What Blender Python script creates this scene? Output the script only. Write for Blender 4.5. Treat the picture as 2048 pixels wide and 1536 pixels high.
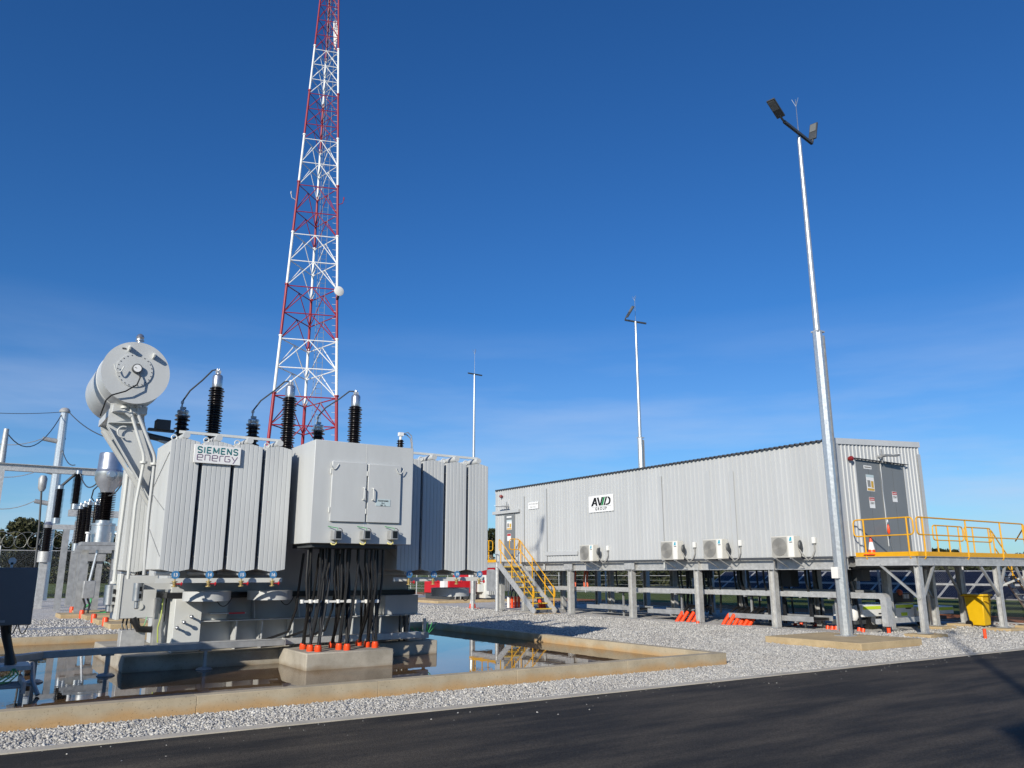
import bpy, bmesh, math, random
import numpy as np
from math import sin, cos, tan, pi, radians, hypot, atan2, sqrt
from mathutils import Vector, Matrix

random.seed(7)
for o in list(bpy.data.objects):
    bpy.data.objects.remove(o)
S = bpy.context.scene
COL = S.collection

# ------------------------------------------------------------------ camera
F_PX, CAM_H = 1587.0, 1.65
YAW, PITCH, ROLL = radians(55.99), radians(13.36), radians(0.04)
fw = Vector((cos(PITCH)*cos(YAW), cos(PITCH)*sin(YAW), sin(PITCH)))
rt0 = Vector((sin(YAW), -cos(YAW), 0)); up0 = rt0.cross(fw)
rt = rt0*cos(ROLL) - up0*sin(ROLL); up = rt0*sin(ROLL) + up0*cos(ROLL)
CAM = Vector((0, 0, CAM_H))
cd = bpy.data.cameras.new('camera'); cam = bpy.data.objects.new('camera', cd); COL.objects.link(cam)
cd.sensor_fit = 'HORIZONTAL'; cd.sensor_width = 36.0; cd.lens = 36.0*F_PX/2048.0
cd.clip_start = 0.1; cd.clip_end = 6000
m = Matrix((rt, up, -fw)).transposed().to_4x4(); m.translation = CAM
cam.matrix_world = m
S.camera = cam

# ------------------------------------------------------------------ light
SUN_AZ, SUN_EL = radians(33.2), radians(23.3)          # direction the light travels, height of the sun
W = bpy.data.worlds.new('World'); S.world = W; W.use_nodes = True
nt = W.node_tree; nt.nodes.clear()
out = nt.nodes.new('ShaderNodeOutputWorld'); bg = nt.nodes.new('ShaderNodeBackground')
sky = nt.nodes.new('ShaderNodeTexSky'); sky.sky_type = 'NISHITA'; sky.sun_disc = False
sky.sun_elevation = SUN_EL
sd = (-cos(SUN_AZ), -sin(SUN_AZ))
sky.sun_rotation = atan2(sd[0], sd[1])
sky.altitude = 100; sky.air_density = 1.0; sky.dust_density = 0.3; sky.ozone_density = 2.6
bg.inputs['Strength'].default_value = 0.082
# thin high cloud over the whole sky, denser towards the horizon
tc = nt.nodes.new('ShaderNodeTexCoord'); mp = nt.nodes.new('ShaderNodeMapping'); mp.inputs['Scale'].default_value = (1.6, 1.6, 11.0)
mp.inputs['Location'].default_value = (0.35, 1.9, 0.0)
cn = nt.nodes.new('ShaderNodeTexNoise'); cn.inputs['Scale'].default_value = 1.5; cn.inputs['Detail'].default_value = 7; cn.inputs['Roughness'].default_value = 0.55
cr = nt.nodes.new('ShaderNodeValToRGB'); cr.color_ramp.elements[0].position = 0.43; cr.color_ramp.elements[1].position = 0.68
sx = nt.nodes.new('ShaderNodeSeparateXYZ'); hr = nt.nodes.new('ShaderNodeMapRange')
hr.inputs[1].default_value = 0.31; hr.inputs[2].default_value = 0.03; hr.inputs[3].default_value = 0.0; hr.inputs[4].default_value = 0.75
ml = nt.nodes.new('ShaderNodeMath'); ml.operation = 'MULTIPLY'
mix = nt.nodes.new('ShaderNodeMixRGB'); mix.inputs[2].default_value = (6.6, 8.0, 10.6, 1)
hs = nt.nodes.new('ShaderNodeHueSaturation'); hs.inputs['Saturation'].default_value = 1.20
wb = nt.nodes.new('ShaderNodeMixRGB'); wb.blend_type = 'MULTIPLY'; wb.inputs[0].default_value = 1.0; wb.inputs[2].default_value = (0.56, 0.98, 1.42, 1)
ad = nt.nodes.new('ShaderNodeMath'); ad.operation = 'MULTIPLY_ADD'; ad.inputs[1].default_value = 0.75; ad.inputs[2].default_value = 0.24
L = nt.links.new
L(tc.outputs['Generated'], mp.inputs['Vector']); L(mp.outputs[0], cn.inputs['Vector']); L(cn.outputs['Fac'], cr.inputs[0])
L(tc.outputs['Generated'], sx.inputs[0]); L(sx.outputs['Z'], hr.inputs[0]); L(cr.outputs[0], ad.inputs[0]); L(ad.outputs[0], ml.inputs[0]); L(hr.outputs[0], ml.inputs[1])
L(sky.outputs[0], hs.inputs['Color']); L(hs.outputs[0], wb.inputs[1]); L(wb.outputs[0], mix.inputs[1]); L(ml.outputs[0], mix.inputs[0]); L(mix.outputs[0], bg.inputs['Color']); L(bg.outputs[0], out.inputs[0])

sl = bpy.data.lights.new('sun', 'SUN'); sl.energy = 5.0; sl.angle = radians(0.53); sl.color = (1.0, 0.935, 0.815)
so = bpy.data.objects.new('sun', sl); COL.objects.link(so)
so.rotation_euler = Vector((cos(SUN_EL)*cos(SUN_AZ), cos(SUN_EL)*sin(SUN_AZ), -sin(SUN_EL))).to_track_quat('-Z', 'Y').to_euler()
S.view_settings.view_transform = 'Standard'; S.view_settings.look = 'None'
S.view_settings.exposure = 0.0; S.view_settings.gamma = 1.0; S.view_settings.use_curve_mapping = False
S.render.engine = 'CYCLES'

# ------------------------------------------------------------------ pixel -> point helpers (photograph is 2048 x 1536)
def ray(x, y): return fw*F_PX + rt*(x-1024) - up*(y-768)
def PZ(x, y, z=0.0): d = ray(x, y); return CAM + d*((z-CAM_H)/d.z)
def PX(x, y, X): d = ray(x, y); return CAM + d*(X/d.x)
def PY(x, y, Y): d = ray(x, y); return CAM + d*(Y/d.y)

# ------------------------------------------------------------------ materials
MATS = {}
def mat(name, col, rough=0.5, metal=0.0, var=0.0, vscale=3.0, bump=0.0, bscale=60.0, spec=0.5, col2=None, stretch=(1, 1, 1), coat=0.0, detail=6.0):
    """plain procedural paint / metal: base colour broken up by noise, roughness breakup, fine relief"""
    m = bpy.data.materials.new(name); m.use_nodes = True; MATS[name] = m
    t = m.node_tree; b = t.nodes['Principled BSDF']
    b.inputs['Base Color'].default_value = (*col, 1); b.inputs['Roughness'].default_value = rough; b.inputs['Metallic'].default_value = metal
    b.inputs['Specular IOR Level'].default_value = spec; b.inputs['Coat Weight'].default_value = coat
    g = t.nodes.new('ShaderNodeNewGeometry'); mpn = t.nodes.new('ShaderNodeMapping'); mpn.inputs['Scale'].default_value = stretch
    t.links.new(g.outputs['Position'], mpn.inputs['Vector'])
    if var > 0:
        n = t.nodes.new('ShaderNodeTexNoise'); n.inputs['Scale'].default_value = vscale; n.inputs['Detail'].default_value = detail; n.inputs['Roughness'].default_value = 0.6
        r = t.nodes.new('ShaderNodeValToRGB'); e = r.color_ramp.elements
        e[0].position = 0.3; e[1].position = 0.7
        c2 = col2 if col2 else tuple(c*(1-var) for c in col)
        c1 = col if col2 else tuple(min(1, c*(1+var*0.5)) for c in col)
        e[0].color = (*c2, 1); e[1].color = (*c1, 1)
        t.links.new(mpn.outputs[0], n.inputs['Vector']); t.links.new(n.outputs['Fac'], r.inputs[0]); t.links.new(r.outputs[0], b.inputs['Base Color'])
        mr = t.nodes.new('ShaderNodeMapRange'); mr.inputs[3].default_value = max(0.02, rough-0.08); mr.inputs[4].default_value = min(1, rough+0.1)
        t.links.new(n.outputs['Fac'], mr.inputs[0]); t.links.new(mr.outputs[0], b.inputs['Roughness'])
    if bump > 0:
        n2 = t.nodes.new('ShaderNodeTexNoise'); n2.inputs['Scale'].default_value = bscale; n2.inputs['Detail'].default_value = 4
        bp = t.nodes.new('ShaderNodeBump'); bp.inputs['Strength'].default_value = bump; bp.inputs['Distance'].default_value = 0.01
        t.links.new(mpn.outputs[0], n2.inputs['Vector']); t.links.new(n2.outputs['Fac'], bp.inputs['Height']); t.links.new(bp.outputs[0], b.inputs['Normal'])
    return m

mat('tx_paint', (0.535, 0.55, 0.55), 0.42, 0, 0.10, 2.2, 0.012, 25, stretch=(1, 1, .22), detail=9)
mat('tx_white', (0.62, 0.63, 0.605), 0.42, 0, 0.06, 2.0)
mat('galv', (0.52, 0.52, 0.51), 0.45, 0.35, 0.22, 9.0, 0.05, 120)
mat('galv_dull', (0.38, 0.385, 0.385), 0.5, 0.35, 0.25, 5.0, 0.05, 90)
mat('pole_steel', (0.62, 0.65, 0.66), 0.33, 0.65, 0.14, 14.0)
mat('aluminium', (0.56, 0.57, 0.58), 0.30, 0.85, 0.1, 6.0)
mat('brown_glaze', (0.010, 0.006, 0.005), 0.28, 0, 0.2, 8.0, spec=0.35)
mat('black_rubber', (0.012, 0.012, 0.013), 0.38, 0, 0.2, 20.0)
mat('black_poly', (0.010, 0.010, 0.011), 0.3)
mat('yellow_paint', (0.72, 0.36, 0.008), 0.38, 0, 0.08, 6.0)
mat('tread_yellow', (0.62, 0.42, 0.05), 0.5)
mat('orange_pvc', (0.86, 0.075, 0.012), 0.4, 0, 0.15, 7.0)
mat('salmon_pvc', (0.72, 0.16, 0.08), 0.45)
mat('red_paint', (0.52, 0.012, 0.02), 0.35, 0, 0.1, 3.0)
mat('tower_red', (0.30, 0.016, 0.030), 0.42, 0, 0.2, 4.0)
mat('tower_white', (0.80, 0.80, 0.78), 0.42, 0, 0.06, 4.0)
mat('clad', (0.475, 0.487, 0.49), 0.38, 0, 0.09, 1.3, 0, 1, stretch=(1, 1, .12), detail=9)
mat('flash_grey', (0.58, 0.59, 0.59), 0.4, 0, 0.05, 2.0)
mat('roof_dark', (0.07, 0.075, 0.085), 0.45, 0, 0.1, 3.0)
mat('door_grey', (0.185, 0.197, 0.205), 0.42, 0, 0.06, 1.5)
mat('dark_grey', (0.055, 0.06, 0.065), 0.5, 0, 0.15, 6)
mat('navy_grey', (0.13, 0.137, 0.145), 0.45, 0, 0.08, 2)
mat('cream_plastic', (0.62, 0.60, 0.54), 0.4, 0, 0.05, 4)
mat('grille_grey', (0.26, 0.255, 0.24), 0.5)
mat('grille_light', (0.36, 0.35, 0.32), 0.5)
mat('white_gloss', (0.80, 0.80, 0.79), 0.35, 0, 0.03, 5)
mat('white_plastic', (0.78, 0.77, 0.73), 0.45, 0, 0.05, 5)
mat('sign_teal', (0.0, 0.15, 0.17), 0.5)
mat('sign_purple', (0.10, 0.035, 0.13), 0.5)
mat('sign_black', (0.012, 0.012, 0.012), 0.5)
mat('sign_green', (0.01, 0.22, 0.06), 0.5)
mat('sign_red', (0.45, 0.02, 0.02), 0.5)
mat('sign_gold', (0.60, 0.36, 0.05), 0.5)
mat('sign_cyan', (0.02, 0.36, 0.50), 0.5)
mat('plate_blue', (0.50, 0.60, 0.62), 0.5)
mat('tag_blue', (0.06, 0.21, 0.42), 0.4)
mat('brass', (0.55, 0.42, 0.18), 0.35, 0.6, 0.2, 20)
mat('valve_red', (0.5, 0.02, 0.03), 0.4)
mat('green_wire', (0.04, 0.30, 0.09), 0.45)
mat('lime_wire', (0.33, 0.40, 0.06), 0.45)
mat('cream_conduit', (0.62, 0.56, 0.22), 0.45)
mat('lens_glass', (0.16, 0.165, 0.16), 0.15, 0, 0.1, 30)
mat('bin_yellow', (0.70, 0.42, 0.004), 0.42, 0, 0.06, 6)
mat('hivis', (0.62, 0.78, 0.04), 0.5)
mat('bark', (0.16, 0.125, 0.095), 0.85, 0, 0.45, 5, 0.6, 20, stretch=(1, 1, 0.25))
mat('twig', (0.085, 0.07, 0.055), 0.9)
mat('tan_grate', (0.22, 0.23, 0.235), 0.5, 0.3, 0.2, 30)
mat('clear_sky_panel', (0.012, 0.015, 0.030), 0.42, 0, 0.15, 2.0, spec=0.12)
mat('beacon_red', (0.20, 0.012, 0.014), 0.3)

def concrete(name, light, dark, stain, zs=0.12):
    m = bpy.data.materials.new(name); m.use_nodes = True; MATS[name] = m
    t = m.node_tree; b = t.nodes['Principled BSDF']; b.inputs['Roughness'].default_value = 0.85; b.inputs['Specular IOR Level'].default_value = 0.25
    g = t.nodes.new('ShaderNodeNewGeometry')
    n = t.nodes.new('ShaderNodeTexNoise'); n.inputs['Scale'].default_value = 1.7; n.inputs['Detail'].default_value = 9; n.inputs['Roughness'].default_value = 0.65
    r = t.nodes.new('ShaderNodeValToRGB'); e = r.color_ramp.elements; e[0].position = 0.32; e[1].position = 0.66; e[0].color = (*dark, 1); e[1].color = (*light, 1)
    # clay splashed along the foot of the wall, its upper edge broken up
    sx = t.nodes.new('ShaderNodeSeparateXYZ'); n3 = t.nodes.new('ShaderNodeTexNoise'); n3.inputs['Scale'].default_value = 2.4; n3.inputs['Detail'].default_value = 6
    ma = t.nodes.new('ShaderNodeMath'); ma.operation = 'MULTIPLY_ADD'; ma.inputs[1].default_value = 0.22
    mr = t.nodes.new('ShaderNodeMapRange'); mr.inputs[1].default_value = zs+0.12; mr.inputs[2].default_value = zs+0.02; mr.inputs[3].default_value = 0; mr.inputs[4].default_value = 0.8
    mx = t.nodes.new('ShaderNodeMixRGB'); mx.inputs[2].default_value = (*stain, 1)
    sp = t.nodes.new('ShaderNodeTexNoise'); sp.inputs['Scale'].default_value = 55; sp.inputs['Detail'].default_value = 2
    sr = t.nodes.new('ShaderNodeValToRGB'); sr.color_ramp.elements[0].position = 0.27; sr.color_ramp.elements[1].position = 0.36
    sr.color_ramp.elements[0].color = (0.35, 0.33, 0.3, 1); sr.color_ramp.elements[1].color = (1, 1, 1, 1)
    mm = t.nodes.new('ShaderNodeMixRGB'); mm.blend_type = 'MULTIPLY'; mm.inputs[0].default_value = 0.7
    bp = t.nodes.new('ShaderNodeBump'); bp.inputs['Strength'].default_value = 0.25; bp.inputs['Distance'].default_value = 0.006
    l = t.links.new
    for q in (n, n3, sp): l(g.outputs['Position'], q.inputs['Vector'])
    l(g.outputs['Position'], sx.inputs[0]); l(n.outputs['Fac'], r.inputs[0])
    l(n3.outputs['Fac'], ma.inputs[0]); l(sx.outputs['Z'], ma.inputs[2]); l(ma.outputs[0], mr.inputs[0])
    l(r.outputs[0], mx.inputs[1]); l(mr.outputs[0], mx.inputs[0]); l(sp.outputs['Fac'], sr.inputs[0]); l(mx.outputs[0], mm.inputs[1]); l(sr.outputs[0], mm.inputs[2])
    l(mm.outputs[0], b.inputs['Base Color']); l(sp.outputs['Fac'], bp.inputs['Height']); l(bp.outputs[0], b.inputs['Normal'])
    return m
concrete('concrete', (0.50, 0.42, 0.295), (0.34, 0.285, 0.20), (0.46, 0.28, 0.12), 0.13)
concrete('concrete_grey', (0.46, 0.42, 0.35), (0.28, 0.255, 0.21), (0.20, 0.145, 0.085), 0.10)
concrete('concrete_tan', (0.52, 0.40, 0.235), (0.37, 0.28, 0.16), (0.40, 0.27, 0.13), 0.05)
concrete('kerb_concrete', (0.55, 0.50, 0.42), (0.40, 0.365, 0.30), (0.34, 0.28, 0.2), -0.4)

def gravel_mat(name, sc, tones):
    m = bpy.data.materials.new(name); m.use_nodes = True; MATS[name] = m
    t = m.node_tree; b = t.nodes['Principled BSDF']; b.inputs['Roughness'].default_value = 0.9; b.inputs['Specular IOR Level'].default_value = 0.2
    g = t.nodes.new('ShaderNodeNewGeometry')
    v = t.nodes.new('ShaderNodeTexVoronoi'); v.inputs['Scale'].default_value = sc; v.inputs['Randomness'].default_value = 1
    sp = t.nodes.new('ShaderNodeSeparateColor')
    r = t.nodes.new('ShaderNodeValToRGB'); r.color_ramp.elements[0].color = (*tones[0], 1); r.color_ramp.elements[1].color = (*tones[2], 1)
    e = r.color_ramp.elements.new(0.5); e.color = (*tones[1], 1)
    n = t.nodes.new('ShaderNodeTexNoise'); n.inputs['Scale'].default_value = 0.6; n.inputs['Detail'].default_value = 8
    rr = t.nodes.new('ShaderNodeValToRGB'); rr.color_ramp.elements[0].position = 0.3; rr.color_ramp.elements[1].position = 0.7
    rr.color_ramp.elements[0].color = (0.90, 0.88, 0.86, 1); rr.color_ramp.elements[1].color = (1, 1, 1, 1)
    mm = t.nodes.new('ShaderNodeMixRGB'); mm.blend_type = 'MULTIPLY'; mm.inputs[0].default_value = 1
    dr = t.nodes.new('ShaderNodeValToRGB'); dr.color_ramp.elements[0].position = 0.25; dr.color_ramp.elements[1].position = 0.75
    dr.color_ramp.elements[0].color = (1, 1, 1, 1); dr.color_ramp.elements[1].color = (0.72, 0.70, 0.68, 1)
    m2 = t.nodes.new('ShaderNodeMixRGB'); m2.blend_type = 'MULTIPLY'; m2.inputs[0].default_value = 0.8
    bp = t.nodes.new('ShaderNodeBump'); bp.inputs['Strength'].default_value = 0.9; bp.inputs['Distance'].default_value = 0.018; bp.invert = True
    l = t.links.new
    l(g.outputs['Position'], v.inputs['Vector']); l(g.outputs['Position'], n.inputs['Vector'])
    l(v.outputs['Color'], sp.inputs[0]); l(sp.outputs[0], r.inputs[0]); l(n.outputs['Fac'], rr.inputs[0]); l(r.outputs[0], mm.inputs[1]); l(rr.outputs[0], mm.inputs[2])
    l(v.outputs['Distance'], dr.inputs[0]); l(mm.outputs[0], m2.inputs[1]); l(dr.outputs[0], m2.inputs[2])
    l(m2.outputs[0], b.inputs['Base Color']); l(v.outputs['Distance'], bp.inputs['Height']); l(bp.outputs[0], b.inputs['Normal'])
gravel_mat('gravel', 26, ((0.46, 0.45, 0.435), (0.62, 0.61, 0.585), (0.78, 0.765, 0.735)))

def stone_mat():
    m = bpy.data.materials.new('stone'); m.use_nodes = True; MATS['stone'] = m
    t = m.node_tree; b = t.nodes['Principled BSDF']; b.inputs['Roughness'].default_value = 0.85
    g = t.nodes.new('ShaderNodeNewGeometry'); r = t.nodes.new('ShaderNodeValToRGB')
    r.color_ramp.elements[0].color = (0.25, 0.25, 0.25, 1); r.color_ramp.elements[1].color = (0.64, 0.63, 0.605, 1)
    for p, c in ((0.25, (0.37, 0.365, 0.355)), (0.55, (0.47, 0.462, 0.445)), (0.8, (0.555, 0.545, 0.525))):
        e = r.color_ramp.elements.new(p); e.color = (*c, 1)
    n = t.nodes.new('ShaderNodeTexNoise'); n.inputs['Scale'].default_value = 0.9; n.inputs['Detail'].default_value = 7
    q = t.nodes.new('ShaderNodeValToRGB'); q.color_ramp.elements[0].position = 0.33; q.color_ramp.elements[1].position = 0.62
    q.color_ramp.elements[0].color = (0.86, 0.835, 0.80, 1); q.color_ramp.elements[1].color = (1.0, 0.985, 0.95, 1)
    mm = t.nodes.new('ShaderNodeMixRGB'); mm.blend_type = 'MULTIPLY'; mm.inputs[0].default_value = 1
    t.links.new(g.outputs['Position'], n.inputs['Vector']); t.links.new(n.outputs['Fac'], q.inputs[0])
    t.links.new(g.outputs['Random Per Island'], r.inputs[0]); t.links.new(r.outputs[0], mm.inputs[1]); t.links.new(q.outputs[0], mm.inputs[2]); t.links.new(mm.outputs[0], b.inputs['Base Color'])
stone_mat()

def asphalt():
    m = bpy.data.materials.new('asphalt'); m.use_nodes = True; MATS['asphalt'] = m
    t = m.node_tree; b = t.nodes['Principled BSDF']; b.inputs['Roughness'].default_value = 0.8; b.inputs['Specular IOR Level'].default_value = 0.25
    g = t.nodes.new('ShaderNodeNewGeometry'); mp = t.nodes.new('ShaderNodeMapping'); mp.inputs['Scale'].default_value = (0.30, 1.5, 1); mp.inputs['Rotation'].default_value = (0, 0, radians(3))
    n = t.nodes.new('ShaderNodeTexNoise'); n.inputs['Scale'].default_value = 1.3; n.inputs['Detail'].default_value = 9; n.inputs['Roughness'].default_value = 0.62
    r = t.nodes.new('ShaderNodeValToRGB'); e = r.color_ramp.elements; e[0].position = 0.40; e[1].position = 0.74; e[0].color = (0.0225, 0.0205, 0.0185, 1); e[1].color = (0.090, 0.074, 0.055, 1)
    v = t.nodes.new('ShaderNodeTexVoronoi'); v.inputs['Scale'].default_value = 85
    sp = t.nodes.new('ShaderNodeSeparateColor'); r2 = t.nodes.new('ShaderNodeValToRGB'); r2.color_ramp.elements[0].position = 0.0; r2.color_ramp.elements[1].position = 1.0
    r2.color_ramp.elements[0].color = (0.62, 0.62, 0.62, 1); r2.color_ramp.elements[1].color = (1.5, 1.5, 1.48, 1)
    mm = t.nodes.new('ShaderNodeMixRGB'); mm.blend_type = 'MULTIPLY'; mm.inputs[0].default_value = 1.0
    bp = t.nodes.new('ShaderNodeBump'); bp.inputs['Strength'].default_value = 0.55; bp.inputs['Distance'].default_value = 0.006; bp.invert = True
    l = t.links.new
    l(g.outputs['Position'], mp.inputs[0]); l(mp.outputs[0], n.inputs['Vector']); l(g.outputs['Position'], v.inputs['Vector'])
    l(n.outputs['Fac'], r.inputs[0]); l(v.outputs['Color'], sp.inputs[0]); l(sp.outputs[0], r2.inputs[0]); l(r.outputs[0], mm.inputs[1]); l(r2.outputs[0], mm.inputs[2])
    l(mm.outputs[0], b.inputs['Base Color']); l(v.outputs['Distance'], bp.inputs['Height']); l(bp.outputs[0], b.inputs['Normal'])
asphalt()

def grass_mat():
    m = bpy.data.materials.new('grassland'); m.use_nodes = True; MATS['grassland'] = m
    t = m.node_tree; b = t.nodes['Principled BSDF']; b.inputs['Roughness'].default_value = 0.95; b.inputs['Specular IOR Level'].default_value = 0.1
    g = t.nodes.new('ShaderNodeNewGeometry')
    n = t.nodes.new('ShaderNodeTexNoise'); n.inputs['Scale'].default_value = 0.22; n.inputs['Detail'].default_value = 12; n.inputs['Roughness'].default_value = 0.7
    r = t.nodes.new('ShaderNodeValToRGB'); e = r.color_ramp.elements; e[0].position = 0.36; e[1].position = 0.62; e[0].color = (0.055, 0.085, 0.018, 1); e[1].color = (0.12, 0.14, 0.04, 1)
    k = r.color_ramp.elements.new(0.8); k.color = (0.20, 0.16, 0.08, 1)
    n2 = t.nodes.new('ShaderNodeTexNoise'); n2.inputs['Scale'].default_value = 14; n2.inputs['Detail'].default_value = 6
    bp = t.nodes.new('ShaderNodeBump'); bp.inputs['Strength'].default_value = 0.8; bp.inputs['Distance'].default_value = 0.08
    l = t.links.new; l(g.outputs['Position'], n.inputs['Vector']); l(g.outputs['Position'], n2.inputs['Vector'])
    l(n.outputs['Fac'], r.inputs[0]); l(r.outputs[0], b.inputs['Base Color']); l(n2.outputs['Fac'], bp.inputs['Height']); l(bp.outputs[0], b.inputs['Normal'])
grass_mat()
mat('red_dirt', (0.34, 0.125, 0.05), 0.95, 0, 0.35, 2.0, 0.6, 12, 0.1)
mat('pit_mud', (0.20, 0.12, 0.065), 0.8, 0, 0.4, 1.2)

def water_mat():
    m = bpy.data.materials.new('water'); m.use_nodes = True; MATS['water'] = m
    t = m.node_tree; b = t.nodes['Principled BSDF']
    b.inputs['Roughness'].default_value = 0.015; b.inputs['IOR'].default_value = 1.31; b.inputs['Specular IOR Level'].default_value = 0.5
    g = t.nodes.new('ShaderNodeNewGeometry'); n0 = t.nodes.new('ShaderNodeTexNoise'); n0.inputs['Scale'].default_value = 0.55; n0.inputs['Detail'].default_value = 5
    r = t.nodes.new('ShaderNodeValToRGB'); r.color_ramp.elements[0].position = 0.35; r.color_ramp.elements[1].position = 0.7
    r.color_ramp.elements[0].color = (0.050, 0.031, 0.018, 1); r.color_ramp.elements[1].color = (0.20, 0.115, 0.052, 1)
    n = t.nodes.new('ShaderNodeTexNoise'); n.inputs['Scale'].default_value = 3.5; n.inputs['Detail'].default_value = 2
    bp = t.nodes.new('ShaderNodeBump'); bp.inputs['Strength'].default_value = 0.025; bp.inputs['Distance'].default_value = 0.02
    l = t.links.new; l(g.outputs['Position'], n.inputs['Vector']); l(g.outputs['Position'], n0.inputs['Vector']); l(n0.outputs['Fac'], r.inputs[0]); l(r.outputs[0], b.inputs['Base Color'])
    l(n.outputs['Fac'], bp.inputs['Height']); l(bp.outputs[0], b.inputs['Normal'])
water_mat()

def leaf_mat(name, a, c):
    m = bpy.data.materials.new(name); m.use_nodes = True; MATS[name] = m
    t = m.node_tree; b = t.nodes['Principled BSDF']; b.inputs['Roughness'].default_value = 0.6; b.inputs['Specular IOR Level'].default_value = 0.3
    g = t.nodes.new('ShaderNodeNewGeometry'); r = t.nodes.new('ShaderNodeValToRGB'); r.color_ramp.elements[0].color = (*a, 1); r.color_ramp.elements[1].color = (*c, 1)
    tr = t.nodes.new('ShaderNodeBsdfTranslucent'); ms = t.nodes.new('ShaderNodeMixShader'); ms.inputs[0].default_value = 0.22
    l = t.links.new; l(g.outputs['Random Per Island'], r.inputs[0]); l(r.outputs[0], b.inputs['Base Color']); l(r.outputs[0], tr.inputs[0])
    o = t.nodes['Material Output']; l(b.outputs[0], ms.inputs[1]); l(tr.outputs[0], ms.inputs[2]); l(ms.outputs[0], o.inputs[0])
leaf_mat('gum_leaf', (0.030, 0.038, 0.016), (0.115, 0.115, 0.055))
leaf_mat('dark_leaf', (0.022, 0.030, 0.012), (0.075, 0.080, 0.032))

def chain_mat():
    m = bpy.data.materials.new('chain_link'); m.use_nodes = True; MATS['chain_link'] = m
    t = m.node_tree; b = t.nodes['Principled BSDF']; b.inputs['Base Color'].default_value = (0.5, 0.52, 0.53, 1); b.inputs['Metallic'].default_value = 0.5; b.inputs['Roughness'].default_value = 0.45
    g = t.nodes.new('ShaderNodeNewGeometry'); sx = t.nodes.new('ShaderNodeSeparateXYZ'); l = t.links.new; l(g.outputs['Position'], sx.inputs[0])
    s = t.nodes.new('ShaderNodeMath'); s.operation = 'ADD'; l(sx.outputs['X'], s.inputs[0]); l(sx.outputs['Y'], s.inputs[1])
    res = []
    for op in ('ADD', 'SUBTRACT'):
        a = t.nodes.new('ShaderNodeMath'); a.operation = op; l(s.outputs[0], a.inputs[0]); l(sx.outputs['Z'], a.inputs[1])
        f = t.nodes.new('ShaderNodeMath'); f.operation = 'PINGPONG'; f.inputs[1].default_value = 0.035; l(a.outputs[0], f.inputs[0])
        c = t.nodes.new('ShaderNodeMath'); c.operation = 'LESS_THAN'; c.inputs[1].default_value = 0.0011; l(f.outputs[0], c.inputs[0]); res.append(c)
    mx = t.nodes.new('ShaderNodeMath'); mx.operation = 'MAXIMUM'; l(res[0].outputs[0], mx.inputs[0]); l(res[1].outputs[0], mx.inputs[1]); l(mx.outputs[0], b.inputs['Alpha'])
chain_mat()

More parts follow.
